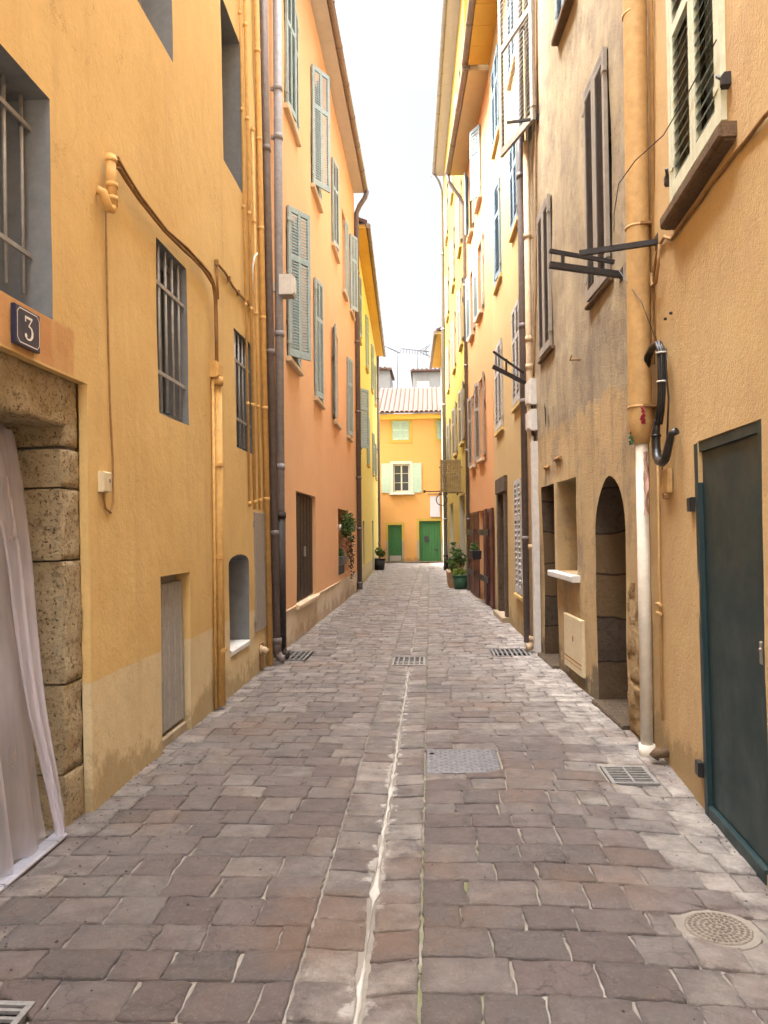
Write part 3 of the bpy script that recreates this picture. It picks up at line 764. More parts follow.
lb = thing('wall_lamp', L2.P(-.75, 4.5, 0), 'small white box lamp fixed beside the twin grey drainpipes', 'lamp')
mb = MB(L2); mb.bev(-.86, -.66, 4.36, 4.60, .10, .28, .03); mb.build('housing', M['white_pl'], lb)
mb = MB(L2); mb.box(-.80, -.72, 4.42, 4.52, .0, .10); mb.build('arm', M['white_pl'], lb)
mb = MB(L2); mb.box(-.84, -.68, 4.352, 4.358, .12, .26); mb.build('lens', M['panelgrey'], lb)

# foliage helper
def foliage(mb, fr, c, rad, n, size, tones, droop=0):
    for _ in range(n):
        while True:
            q = Vector((random.uniform(-1, 1), random.uniform(-1, 1), random.uniform(-1, 1)))
            if q.length < 1: break
        k = .8+.5*noise.noise(Vector((q.x*2+c[0], q.y*2, q.z*2)))
        p = (fr.P(*c) if fr else Vector(c))+Vector((q.x*rad[0], q.y*rad[1], q.z*rad[2]-droop*random.random()**2))*k
        a = Vector((random.gauss(0, 1), random.gauss(0, 1), random.gauss(0, .7))).normalized(); b = a.cross(Vector((random.gauss(0, 1), random.gauss(0, 1), random.gauss(0, 1)))).normalized()
        s = size*random.uniform(.6, 1.3); base = len(mb.vs)
        mb.vs += [p-a*s, p+b*s*.45, p+a*s, p-b*s*.45]; mb.face([base, base+1, base+2, base+3])
        tn = random.uniform(*tones); mb.attrs.setdefault('tone', []).extend([tn]*4)
    return mb
pl = thing('window_plants', L2.P(6.8, .62, 0), 'leafy plants spilling out of the low dark window of the orange house', 'plant')
m_ = foliage(MB(), L2, (7.15, 1.72, .05), (.18, .6, .32), 420, .055, (.1, 1), .25); m_.build('foliage', M['leaf'], pl, recalc=False)
m_ = foliage(MB(), L2, (7.5, 1.15, .08), (.12, .25, .42), 90, .05, (0, 1), .2); foliage(m_, L2, (7.75, .7, .07), (.06, .12, .45), 50, .04, (0, .6)); m_.build('dry_leaves', M['dead'], pl, recalc=False)
m_ = foliage(MB(), L2, (7.0, 1.25, .04), (.12, .4, .14), 60, .04, (0, 1)); m_.build('flowers', M['flower'], pl, recalc=False)
tr = thing('window_planter', L2.P(6.5, .7, 0), 'grey trough planter on the low window ledge of the orange house', 'planter')
mb = MB(L2); mb.hexa([(5.95, .82, -.14), (7.0, .82, -.14), (7.0, .82, .03), (5.95, .82, .03), (5.9, 1.0, -.17), (7.05, 1.0, -.17), (7.05, 1.0, .06), (5.9, 1.0, .06)]); mb.build('trough', M['pot_grey'], tr)
m_ = foliage(MB(), L2, (6.4, 1.08, -.03), (.08, .42, .09), 120, .04, (0, .6)); m_.build('foliage', M['leaf'], tr, recalc=False)
mb = MB(L2); mb.box(5.9, 7.05, .62, .818, -.16, -.02); mb.build('stand', M['pot_k'], tr)
hp = thing('hanging_pot', L2.P(6.2, 1.6, 0), 'small pale pot hanging in the low plant window of the orange house', 'pot')
mb = MB(L2); mb.tube([(6.25, 1.56, -.06), (6.25, 1.68, -.06)], [.055, .075], 12); mb.build('pot', M['white_pl'], hp)
mb = MB(L2); mb.tube([(6.25, 1.68, -.06), (6.25, 1.99, -.06)], .006, 6); mb.build('cord', M['iron'], hp)

# ------------------------------------------------------------------ YELLOW HOUSE (far, same side)
yel = thing('yellow_house', L3.P(7, 0, 0), 'yellow house with pale grey shutters between the orange house and the alley end', 'house', 'houses along the alley')
W3 = [(-.5, .5, 3.72, 5.3, 33, 8), (4.6, 5.4, 3.75, 5.3, 6, 4), (8.7, 9.5, 3.75, 5.3, 6, 4), (11.4, 12.1, 3.75, 5.2, 4, 4),
      (.4, 1.2, 6.9, 8.6, 8, 5), (4.3, 5.1, 6.9, 8.6, 8, 172), (8.2, 9.0, 6.9, 8.6, 8, 4), (11.4, 12.1, 6.9, 8.5, 4, 4)]
ops = [op(a, b, c, d, .15, 0, 1) for (a, b, c, d, n, f) in W3]+[op(1.9, 2.7, .55, 1.85, .14, 2, 1), op(8.2, 9.1, .1, 1.95, .14, 2, 1)]
shell(yel, L3, -.62, 14.0, 9.45, ops, [M['yellow_l'], M['dark'], M['cream']], step=.7, k=.008, seed=3)
mb = MB(L3); mb.box(14.01, 17.1, -.2, 3.6, -4.0, -.03); mb.build('rear_wing', M['cream'], yel)
eave(yel, L3, -.62, 14.1, 9.46, .33, M['yellow_s'], M['gutter'], gr=.055)
for (a, b, c, d, n, f) in W3: swin(yel, L3, a, b, c, d, M['shut_l'], M['shut_w'], M['sill_y'], n, f, pitch=.07)
mb = MB(L3); mb.bev(1.91, 2.69, .56, 1.84, -.13, -.08, .01); mb.build('door', M['shut_w'], yel)
mb = MB(L3); mb.bev(8.21, 9.09, .1, 1.94, -.13, -.08, .01); mb.build('door', M['shut_w'], yel)
drainpipe(L3, 13.75, .07, .055, .05, 9.4, M['pipe_g'], 'slim brown drainpipe at the far corner of the yellow house beside the potted plant', None, (1.0, 3.0, 5.2, 7.5), seg=10)

# ------------------------------------------------------------------ ALLEY END
end = thing('amber_house', E1.P(2.1, 0, 0), 'bright amber house with two green doors closing off the alley', 'house')
ops = [op(.79, 1.62, 6.05, 7.0, .10, 0, 1), op(.81, 1.64, 3.48, 4.87, .14, 0, 1), op(.54, 1.21, 0.02, 1.86, .12, 1, 1), op(2.07, 3.12, .02, 2.04, .12, 1, 1), op(3.0, 3.75, 6.07, 6.96, .1, 0, 1)]
ops[1]['rev'] = 2
shell(end, E1, -7., 5.5, 7.35, ops, [M['amber'], M['dark'], M['cream']], depth=6., step=.7, k=.006, seed=4)
def band(root, fr, u0, u1, v0, v1, w, mat, n=.014, bottom=True, name='surround'):
    mb = MB(fr)
    mb.box(u0-w, u0, v0, v1, -.01, n); mb.box(u1, u1+w, v0, v1, -.01, n); mb.box(u0-w, u1+w, v1, v1+w, -.01, n+.001)
    if bottom: mb.box(u0-w, u1+w, v0-w, v0, -.01, n+.001)
    return mb.build(name, mat, root)
band(end, E1, .79, 1.62, 6.05, 7.0, .14, M['yellow_f'])
band(end, E1, 3.0, 3.75, 6.07, 6.96, .14, M['yellow_f'])
band(end, E1, .81, 1.64, 3.48, 4.87, .13, M['cream'])
band(end, E1, .54, 1.21, 0.02, 1.86, .12, M['yellow_f'], bottom=False); band(end, E1, 2.07, 3.12, .02, 2.04, .13, M['yellow_f'], bottom=False)
o = sash(end, E1, .80, 1.61, 6.06, 6.99, -.09, M['mint'])
leaf(o, E1, .80, 6.06, 6.99, .40, 0, 1, M['mint'], -.035, .07, .5); leaf(o, E1, 1.61, 6.06, 6.99, .40, 0, -1, M['mint'], -.035, .07, .5)
o = sash(end, E1, 3.01, 3.74, 6.08, 6.95, -.09, M['mint'])
leaf(o, E1, 3.01, 6.08, 6.95, .36, 0, 1, M['mint'], -.035, .07, .5); leaf(o, E1, 3.74, 6.08, 6.95, .36, 0, -1, M['mint'], -.035, .07, .5)
o = sash(end, E1, .82, 1.63, 3.49, 4.86, -.12, M['cream'], rows=3, w=.07)
leaf(o, E1, .68, 3.45, 4.90, .44, 178, 1, M['mint'], .02, .07, .5, solid=True); leaf(o, E1, 1.77, 3.45, 4.90, .44, 178, -1, M['mint'], .02, .07, .5, solid=True)
sill(o, E1, .62, 1.85, 3.34, 3.42, .09, M['cream'])
for (a, b, t, nb) in ((.55, 1.20, 1.85, 4), (2.08, 3.11, 2.03, 7)):
    mb = MB(E1)
    for i in range(nb):
        x0 = a+(b-a)*i/nb; mb.bev(x0, x0+(b-a)/nb-.006, .06, t, -.10, -.05, .008)
    dd = mb.build('door', M['door_f'], end)
    if nb == 7:
        mb = MB(E1); mb.bev(2.32, 2.52, 1.02, 1.30, -.05, -.03, .005); mb.box(2.78, 2.98, .60, .66, -.05, -.03); mb.build('letter_box', M['iron'], dd)
    else:
        mb = MB(E1); mb.box(a+.06, b-.02, .09, .35, -.05, -.035); mb.build('kick_plate', M['panelgrey'], dd)
mb = MB(E1); mb.bev(-7, 3.4, 7.08, 7.34, -.01, .10, .02); mb.build('cornice', M['yellow_s'], end)
mb = MB(E1); mb.bev(.3, 3.4, 0.0, .07, 0, .22, .01); mb.build('door_step', M['stone_g'], end)
mb = MB(E1)   # barrel tiled roof
U0, U1 = -7.0, 5.0; pitch = .24; nrow = 13; run = .36; rise = .155
for i in range(int((U1-U0)/pitch)):
    uc = U0+pitch*(i+.5)
    for j in range(nrow):
        n0 = .30-run*j; v0 = 7.40+rise*j; ids = []
        for (dn, dv, rr) in ((0.02, -.012, .098), (-run-.04, rise+.0, .085)):
            for k in range(7):
                t = math.pi*k/6; ids.append(mb.V(uc+rr*math.cos(t)+random.uniform(-.004, .004), v0+dv+rr*.85*math.sin(t), n0+dn))
        for k in range(6): mb.face([ids[k], ids[k+1], ids[k+8], ids[k+7]], True)
mb.hexa([(U0, 7.345, .27), (U1, 7.345, .27), (U1, 7.345+rise*nrow, .27-run*nrow), (U0, 7.345+rise*nrow, .27-run*nrow), (U0, 7.40, .27), (U1, 7.40, .27), (U1, 7.40+rise*nrow, .27-run*nrow), (U0, 7.40+rise*nrow, .27-run*nrow)])
mb.build('roof', M['tile'], end)
pq = thing('wall_plaque', E1.P(2.86, 2.7, 0), 'pale lilac plaque above the wide green door of the amber house', 'sign')
mb = MB(E1); mb.bev(2.62, 3.10, 2.23, 3.25, .0, .04, .008); mb.build('board', M['plaque'], pq)
mb = MB(E1); mb.tube([(2.52, 3.36, .06), (3.16, 3.36, .06)], .02, 6); mb.build('rail', M['iron'], pq)
# houses behind the amber house
def backhouse(name, x0, x1, y, z, depth, mat, label, wins=(), roof='tile', slope=.25, lean=0, single=False):
    fr = Fr((x0, y), (x1, y)); t = thing(name, fr.P((x1-x0)/2, 0, 0), label, 'house')
    ops = [op(a, b, c, d, .12, 0, 1) for (a, b, c, d) in wins]
    shell(t, fr, 0, x1-x0, z, ops, [mat, M['dark']], depth=depth, step=1.5, k=.004, seed=9)
    for (a, b, c, d) in wins:
        o = sash(t, fr, a+.01, b-.01, c+.01, d-.01, -.11, M['cream'], rows=2)
        leaf(o, fr, a, c, d, (b-a)/2, 0, 1, M['soffit'], -.03, .07); leaf(o, fr, b, c, d, (b-a)/2, 0, -1, M['soffit'], -.03, .07)
        sill(o, fr, a-.05, b+.05, c-.06, c-.004, .08, M['sill'])
    mb = MB(fr); w = x1-x0; h = depth*slope
    mb.hexa([(-.12, z+.004, .12), (w+.12, z+.004, .12), (w+.12, z+h, -depth-.1), (-.12, z+h, -depth-.1), (-.12, z+.12, .12), (w+.12, z+.12, .12), (w+.12, z+h+.12, -depth-.1), (-.12, z+h+.12, -depth-.1)])
    for i in range(int(w/.25)): mb.tube([(.05+.25*i, z+.09, .2), (.05+.25*i, z+.09+h, -depth)], .08, 8)
    mb.build('roof', M['tile'], t)
    return t
backhouse('white_house', -.90, 4.5, 44.3, 10.75, 5, M['white_wall'], 'pale grey house showing above the tiled roof of the amber house', [(.25, .95, 9.0, 10.2), (1.5, 2.2, 8.9, 9.8)], slope=.02)
backhouse('pale_tower_house', -6.0, -2.2, 43.6, 10.75, 4, M['white_wall'], 'narrow beige grey tower block behind the yellow house roof end', [], slope=.05)
def antenna(x, y, z0, z1, label, kind):
    t = thing('antenna', (x, y, z0), label, 'antenna', 'television antennas')
    mb = MB(); mb.tube([(x, y, z0), (x, y, z1)], .018, 6); mb.build('mast', M['iron'], t)
    mb = MB()
    if kind:
        mb.tube([(x-1.0, y+.15, z1+.35), (x+.15, y, z1-.25)], .022, 6)
        for i in range(7): c = Vector((x-1+.17*i, y+.15, z1+.35-.09*i)); mb.tube([c+Vector((-.02, -.25, -.10)), c+Vector((.02, .25, .10))], .012, 5)
    else:
        mb.tube([(x-1.0, y, z1+.2), (x+.7, y, z1-.05)], .022, 6)
        for i in range(10): c = Vector((x-1+.17*i, y, z1+.2-.025*i)); mb.tube([c+Vector((0, -.12, -.28)), c+Vector((0, .12, .28))], .012, 5)
        for s in (-1, 1): mb.tube([(x+.4, y, z1), (x+.75, y, z1+.4*s)], .018, 5); mb.tube([(x+.1, y, z1), (x+.6, y, z1+.3*s)], .018, 5)
    mb.build('array', M['iron'], t)
antenna(-1.70, 42.5, 9.0, 11.7, 'slim television antenna with a short tilted array above the tiled roof', 1)
antenna(-.62, 46.0, 10.7, 12.35, 'wide many rod television antenna above the pale grey house', 0)

# ------------------------------------------------------------------ ROUGH OCHRE HOUSE with green steel door
rough = thing('rough_ochre_house', R1.P(3, 0, 0), 'rough ochre rendered house with a dark green steel door close to camera', 'house', 'houses along the alley')
ops = [op(3.42, 4.34, 0.0, 1.98, .07, 0, 1), op(3.78, 4.62, 3.46, 5.1, .12, 0, 1)]
shell(rough, R1, -1.8, 5.46, 12.4, ops, [M['ochre_r'], M['dark']], step=.22, k=.013, seed=5)
eave(rough, R1, -1.8, 5.44, 12.41, .30, M['soffit'], M['gutter'])
mb = MB(R1); mb.bev(3.475, 4.33, .02, 1.925, -.055, -.022, .004); gd = mb.build('door', M['door_g'], rough)
mb = MB(R1); mb.box(3.425, 3.475, -.05, 1.975, -.065, -.006)
mb.hexa([(4.27, -.06, -.065), (4.325, -.06, -.065), (4.395, 1.975, -.065), (4.345, 1.975, -.065), (4.27, -.06, .004), (4.325, -.06, .004), (4.395, 1.975, .004), (4.345, 1.975, .004)])
mb.box(3.475, 4.345, 1.925, 1.975, -.065, -.007); mb.bev(3.475, 4.27, -.06, .018, -.065, .004, .006)
mb.build('frame', M['door_g'], gd)
for v in (.18, 1.64):
    mb = MB(R1); mb.bev(4.345+.035*v, 4.415+.035*v, v-.04, v+.04, -.01, .028, .006); mb.build('hinge', M['black'], gd)
mb = MB(R1); mb.bev(3.50, 3.535, .90, 1.0, -.022, -.012, .004); mb.tube([(3.517, .965, -.02), (3.517, .965, -.006)], .008, 10); mb.build('lock', M['steel'], gd)
for (a, b) in ((3.78, 4.62),):
    o = sash(rough, R1, a+.01, b-.01, 3.47, 5.09, -.11, M['shut_c'])
    mb = MB(R1); mb.box(a-.05, a+.0, 3.46, 5.1, -.0, .035); mb.box(b, b+.05, 3.46, 5.1, 0, .035); mb.box(a-.05, b+.05, 5.1, 5.15, 0, .035); mb.build('frame', M['shut_c'], o)
    w = (b-a)/2-.004
    leaf(o, R1, a+.002, 3.47, 5.09, w, 0, 1, M['shut_c'], .0, .062, .60, mat2=M['shut_g'], stile=.05, openk=.38); leaf(o, R1, b-.002, 3.47, 5.09, w, 0, -1, M['shut_c'], .0, .062, .60, mat2=M['shut_g'], stile=.05, openk=.38)
    for (uu, v) in ((b+.10, 3.62), (a-.10, 3.62)):
        mb = MB(R1); mb.bev(uu-.025, uu+.025, v-.03, v+.03, -.01, .05, .01); mb.tube([(uu, v, .03), (uu+(.05 if uu < a else -.05), v+.05, .05)], .01, 6)
        mb.build('shutter_catch', M['iron'], o)
    mb = MB(R1); mb.bev(a-.18, b+.09, 3.315, 3.385, -.03, .088, .012); mb.box(a-.16, b+.07, 3.303, 3.317, -.03, .06); mb.build('sill', M['sill_br'], o)
cable(R1, [(2.5, 3.12, .02), (3.26, 3.22, .018), (3.8, 3.245, .016), (4.3, 3.25, .016), (4.72, 3.26, .016), (4.86, 3.33, .02), (5.0, 3.33, .02), (5.16, 3.20, .02), (5.20, 2.95, .02), (5.20, 2.6, .02)], .010, 'wall_cable', M['bundle'], 'brown cable running under the stone sill of the green louvred window', jitter=.006)
cable(R1, [(4.94, 3.31, .03), (4.95, 3.18, .04), (5.02, 3.09, .04), (5.12, 3.10, .04), (5.17, 3.2, .03)], .010, 'cable_loop', M['bundle'], 'loop of brown cable hanging beside the fat tan pipe')
cable(R1, [(3.70, 3.83, .06), (4.17, 3.86, .05), (4.6, 3.84, .08), (4.95, 3.86, .17), (5.25, 3.85, .215), (5.5, 3.75, .2), (6.3, 3.9, .05)], .0035, 'thin_wire', M['black'], 'thin black wire strung from the green louvres across the tan pipe', 'wire')
cable(R1, [(5.35, 3.3, .21), (5.15, 3.0, .10), (4.95, 2.70, .06)], .003, 'thin_wire', M['black'], 'thin black wire slanting from the tan pipe to the black cable bend', 'wire')
# fat tan pipe above a cream pipe
t = thing('drainpipe', R1.P(5.30, 0, 0), 'fat tan painted pipe narrowing into a cream pipe beside the arch', 'drainpipe', 'drainpipes on the facades')
mb = MB(R1); mb.tube([(5.23, 12.3, .09), (5.24, 5.0, .09), (5.30, 2.30, .09), (5.30, 2.20, .09), (5.30, 2.08, .085)], [.078, .078, .078, .078, .05], 18)
for v in (2.33, 3.55, 5.0): mb.tube([(5.30-.02*(v-2.3), v-.008, .09), (5.30-.02*(v-2.3), v+.008, .09)], .083, 18)
mb.build('upper_pipe', M['pipe_t'], t)
mb = MB(R1); mb.tube([(5.30, 2.12, .085), (5.305, 1.0, .085), (5.31, .04, .085)], .041, 16); mb.tube([(5.31, .06, .085), (5.31, -.04, .085)], .054, 14); mb.build('lower_pipe', M['pipe_c'], t)
for v in (2.33, 3.55):
    mb = MB(R1); mb.box(5.20-.02*(v-2.3), 5.40-.02*(v-2.3), v-.009, v+.009, -.01, .09); mb.build('bracket', M['bundle'], t)
cable(R1, [(5.04, 12.3, .015), (5.06, 6, .015), (5.16, 3.4, .015)], .011, 'conduit', M['pipe_t'], 'slim tan conduit running down beside the fat tan pipe', 'conduit')
bc = thing('cable_bend', R1.P(5.0, 2.3, 0), 'thick black cables bent into a hook on the rough ochre wall', 'cable')
mb = MB(R1)
for k, (d, nn) in enumerate(((0, .04), (.018, .05), (.008, .066), (-.014, .055))):
    mb.tube([(5.27-d, 2.58, nn), (5.21-d, 2.66, nn), (5.08-d, 2.69, nn), (4.93-d*.6, 2.68, nn), (4.865+d, 2.62, nn), (4.86+d*.8, 2.5, nn), (4.87+d*.5, 2.36, nn), (4.90+d, 2.25, nn), (4.96+d, 2.17, nn)], [.016, .013, .012, .012, .012, .012, .012, .012, .012], 8)
mb.tube([(4.84, 2.62, .03), (4.85, 2.5, .03), (4.80, 2.3, .03), (4.86, 2.05, .03)], .006, 6)
mb.build('cables', M['black'], bc)
mb = MB(R1); mb.tube([(4.965, 2.20, .06), (5.005, 2.12, .06), (5.01, 2.03, .06), (4.985, 1.97, .062), (4.935, 1.935, .064), (4.845, 1.915, .064), (4.785, 1.93, .06), (4.755, 1.98, .055), (4.745, 2.03, .045), (4.715, 2.075, .04), (4.685, 2.09, .015)], [.020, .025, .028, .030, .030, .028, .026, .025, .024, .022, .022], 12)
for q in ((5.003, 2.10), (5.0, 2.0)): mb.tube([(q[0], q[1]+.008, .06), (q[0], q[1]-.008, .06)], .031, 12)
mb.build('sleeve', M['black'], bc)
for v in (2.42, 2.6):
    mb = MB(R1); mb.tube([(4.865, v-.004, .05), (4.865, v+.004, .05)], .036, 10); mb.build('tie', M['white_pl'], bc)
jb_ = thing('junction_box', R1.P(4.9, 1.65, 0), 'small cream junction box under the black cable hook', 'box')
mb = MB(R1); mb.bev(4.87, 5.0, 1.73, 1.88, 0, .035, .006); mb.build('case', M['pipe_t'], jb_)
mb = MB(R1); mb.tube([(4.98, 1.92, .03), (5.05, 1.80, .02), (5.03, 1.70, .015), (4.93, 1.69, .015)], .005, 6); mb.build('wire', M['bundle'], jb_)
# rags on the pipe
rg = thing('rag', R1.P(5.2, 2.2, 0), 'crumpled red and green rag tucked behind the tan pipe end', 'rag')
mb = MB(R1)
def crumple(mb, u0, u1, v0, v1, n0, sd, k=.03, N=9):
    ids = [[mb.V(u0+(u1-u0)*i/N+k*.4*noise.noise(Vector((i*.7, j*.7, sd))), v0+(v1-v0)*j/N+k*.4*noise.noise(Vector((i*.7, j*.7, sd+5))), n0+k*noise.noise(Vector((i*.6, j*.6, sd+9)))) for j in range(N+1)] for i in range(N+1)]
    for i in range(N):
        for j in range(N):
            if (i in (0, N-1)) and (j in (0, N-1)): continue
            mb.face([ids[i][j], ids[i+1][j], ids[i+1][j+1], ids[i][j+1]])
crumple(mb, 5.135, 5.205, 2.20, 2.31, .10, 3)
mb.build('red_fold', M['red_cloth'], rg, recalc=False)
mb = MB(R1)
crumple(mb, 5.28, 5.36, 2.08, 2.16, .15, 8, .025)
mb.build('green_fold', M['door_f'], rg, recalc=False)
pc = MB(R1); rows = []
for j in range(15):
    v = 2.02-.42*j/14; c = 5.19+.010*math.sin(j*1.1); w = .030+.010*math.sin(j*.9+1)
    rows.append([pc.V(c-w+2*w*i/5, v+random.uniform(-.004, .004), .085+.012*math.sin(i*2.1+j*.7)) for i in range(6)])
for a, b in zip(rows, rows[1:]):
    for i in range(5): pc.face([a[i], a[i+1], b[i+1], b[i]], True)
solo(pc, 'cloth_strip', M['pink_cloth'], R1.P(5.19, 1.9, .08), 'faded pink printed cloth strip hanging from the cream pipe', 'cloth')
cable(R1, [(5.17, 2.0, .012), (5.19, 1.2, .012), (5.19, .25, .012)], .009, 'conduit', M['pipe_t'], 'slim tan conduit below the pink cloth strip', 'conduit')
hs = MB(R1)
for v in (.95, 1.01): hs.tube([(5.14, v, .02), (5.24, v, .02)], .012, 8)
solo(hs, 'pipe_clamp', M['pipe_t'], R1.P(5.19, .95, 0), 'pair of tan pipe clamps low on the wall behind the cream pipe', 'clamp')
op2 = MB(R1); op2.tube([(5.14, .06, -.02), (5.14, .05, .06), (5.14, .02, .08)], .035, 12)
solo(op2, 'overflow_pipe', M['sill_br'], R1.P(5.14, .03, 0), 'rusty stub pipe at the foot of the rough ochre wall by the grate', 'pipe')
for u in (4.93, 4.80):
    hk = MB(R1); hk.tube([(u, 2.83, -.01), (u, 2.83, .016)], .009, 8); hk.build('anchor_hole', M['iron'], rough)

# ------------------------------------------------------------------ WEATHERED TAN HOUSE
tan = thing('weathered_tan_house', R2.P(2, 0, 0), 'weathered tan house with an arched entry and dark brown shutters', 'house', 'houses along the alley')
ops = [op(.42, 1.34, 0, 1.94, .55, 2, 1, .42), op(3.02, 3.82, 0, 2.02, .5, 2, 1), op(2.04, 2.94, 1.07, 2.02, .34, 0, 1),
       op(.68, 1.35, 3.5, 5.38, .12, 0, 1), op(3.0, 3.66, 3.52, 5.22, .12, 0, 1), op(1.74, 2.42, 6.62, 8.3, .12, 0, 1), op(3.74, 4.44, 6.45, 8.9, .12, 0, 1)]
shell(tan, R2, -.03, 4.52, 12.2, ops, [M['tan'], M['dark'], M['reveal_st']], step=.2, k=.02, seed=6)
eave(tan, R2, -.03, 4.5, 12.21, .32, M['soffit_tan'], M['gutter'])
o = swin(tan, R2, .68, 1.35, 3.5, 5.38, M['shut_t'], M['shut_d'], M['sill_br'], 0, 0, d=.12, pitch=.026, sill_n=.045, sill_h=.035, mat2=M['shut_d'], midrail=.965)
swin(tan, R2, 3.0, 3.66, 3.52, 5.22, M['shut_t'], M['shut_d'], M['sill_br'], 0, 0, d=.12, pitch=.026, sill_n=.045, sill_h=.035, mat2=M['shut_d'], midrail=.965)
swin(tan, R2, 1.74, 2.42, 6.62, 8.3, M['shut_b'], M['shut_b'], M['sill_br'], 0, 0, d=.12, sill_n=.08)
o = swin(tan, R2, 3.74, 4.44, 6.45, 8.9, M['shut_w'], M['shut_w'], None, None, None, d=.12)
leaf(o, R2, 3.68, 6.42, 8.95, .98, 16, 1, M['shut_t'], .03, .060, .55, stile=.07, th=.04, openk=.36)
mb = MB(R2); mb.bev(.44, 1.32, 0.0, 1.5, -.52, -.46, .02); mb.build('door', M['door_br'], tan)
mb = MB(R2); mb.bev(3.04, 3.8, 0, 2.0, -.48, -.42, .02); mb.build('door', M['door_br'], tan)
sash(tan, R2, 2.06, 2.92, 1.09, 2.0, -.32, M['shut_d'], rows=2)
mb = MB(R2); mb.bev(1.93, 3.12, 1.005, 1.068, -.3, .085, .01); mb.build('shop_sill', M['white_pl'], tan)
mb = MB(R2); mb.bev(2.955, 3.005, 1.08, 2.03, -.2, .022, .006); mb.build('post', M['pipe_tl'], tan)
mb = MB(R2); mb.box(1.2, 4.1, .0, .10, -.01, .0) if 0 else None
# rough stone base between the openings
st = MB(R2); block(st, .02, .405, .01, .38, -.3, .022, 53, .02); block(st, .03, .405, .385, .78, -.3, .016, 54, .02); block(st, .04, .405, .785, 1.12, -.3, .012, 55, .02)
st.build('stone_quoin', M['quoin'], tan)
mt = MB(R2); mt.bev(1.78, 2.54, .13, .66, .0, .035, .008); mt_ = mt.build('meter_cover', M['cream_pl'], tan)
mt = MB(R2); mt.box(1.80, 2.52, .235, .247, .034, .038); mt.bev(2.12, 2.15, .42, .47, .034, .04, .003); mt.box(1.80, 2.52, .20, .205, .034, .038); mt.build('seam', M['bundle'], mt_)
for (a, b) in (((3.62, 2.24), (3.30, 2.22)), ((3.02, 2.28), (2.72, 2.27))):
    cr = MB(R2); cr.tube([(a[0], a[1], .0), (b[0], b[1], .0)], .022, 6); cr.build('wall_stub', M['bundle'], tan)
cr = MB(R2); cr.tube([(1.78, 3.10, .0), (1.78, 3.10, .10), (1.70, 3.12, .10)], .008, 6); cr.build('hook', M['bundle'], tan)
hl = MB(R2); pts = [(3.44, 2.98), (3.36, 2.90), (3.33, 2.75), (3.37, 2.66), (3.40, 2.75), (3.43, 2.85)]
hl.face([hl.V(a, b, .028) for a, b in pts]); hl.build('plaster_hole', M['dark'], tan, recalc=False)

def beam(fr, name, bars, label, group='iron wall brackets'):
    t = thing(name, fr.P(*bars[0][0]), label, 'bracket', group)
    mb = MB(fr)
    for a, b, r in bars:
        A, B = fr.P(*a), fr.P(*b); d = (B-A).normalized(); up = Vector((0, 0, 1)); s = d.cross(up).normalized()*r; u2 = s.cross(d).normalized()*r
        base = len(mb.vs); mb.vs += [A-s-u2, A+s-u2, A+s+u2, A-s+u2, B-s-u2, B+s-u2, B+s+u2, B-s+u2]
        for f in ((0, 3, 2, 1), (4, 5, 6, 7), (0, 1, 5, 4), (1, 2, 6, 5), (2, 3, 7, 6), (3, 0, 4, 7)): mb.face([base+k for k in f])
    mb.build('arm', M['iron'], t)
    mb = MB(fr); a = bars[0][0]; mb.bev(a[0]-.04, a[0]+.04, a[1]-.05, a[1]+.05, -.01, .012, .003); mb.build('wall_plate', M['iron'], t)
    return t
beam(R2, 'iron_bracket', [((.41, 3.44, 0), (.36, 3.51, .56), .022), ((.41, 3.54, .06), (.355, 3.615, .56), .014), ((.365, 3.51, .46), (.36, 3.60, .46), .012)], 'double bar iron bracket jutting out below the dark brown shutters by the tan pipe')
beam(R1, 'iron_bracket', [((5.10, 3.385, 0), (5.15, 3.35, .50), .017)], 'single black iron bar jutting out by the brown stone sill')
beam(R2, 'iron_bracket', [((4.45, 3.36, 0), (4.35, 3.60, .50), .022), ((4.40, 3.52, .10), (4.30, 3.78, .50), .012), ((4.37, 3.50, .33), (4.33, 3.69, .33), .012)], 'double bar iron bracket beside the far drainpipes above the white louvred shutters')
beam(R2, 'iron_bracket', [((3.72, 6.45, 0), (3.80, 6.45, .36), .014)], 'small iron stay under the large white shutter')
for (v0, v1, lab) in ((3.06, 3.38, 'upper of two pale meter boxes stacked above the white duct'), (2.74, 3.0, 'lower of two pale meter boxes stacked above the white duct')):
    b = thing('meter_box', R2.P(4.18, v0, 0), lab, 'box', 'pale meter boxes above the white duct')
    mb = MB(R2); mb.bev(4.02, 4.30, v0, v1, .0, .11, .03); mb.build('case', M['white_pl'], b)
    mb = MB(R2); mb.tube([(4.15, v0+.01, .05), (4.16, v0-.07, .04)], .022, 8); mb.build('gland', M['iron'], b)
mb = MB(R2); mb.tube([(4.16, 2.7, .04), (4.13, 2.62, .05), (4.1, 2.55, .05)], .016, 8); mb.bev(4.02, 4.14, 0.02, 2.60, .0, .075, .008)
solo(mb, 'cable_duct', M['white_pl'], R2.P(4.08, 0, 0), 'tall white cable duct beside the beige drainpipe of the tan house', 'duct')
drainpipe(R2, 4.18, .065, .042, .06, 6.4, M['pipe_tl'], 'beige drainpipe between the white duct and the grey drainpipe', .2, (1.3, 3.55, 3.9, 5.2))
drainpipe(R3, .48, .075, .055, .05, 10.3, M['pipe_g'], 'dark grey drainpipe where the tan house meets the warm yellow house', None, (1.4, 3.2, 4.2, 6.2, 8.2))
cable(R2, [(3.60, 9.9, .02), (3.62, 7.5, .02), (3.75, 6.3, .02), (3.88, 4.5, .02), (4.02, 3.4, .04)], .012, 'wall_cable', M['bundle'], 'dark cable dropping past the large white shutter to the meter boxes', jitter=.01)

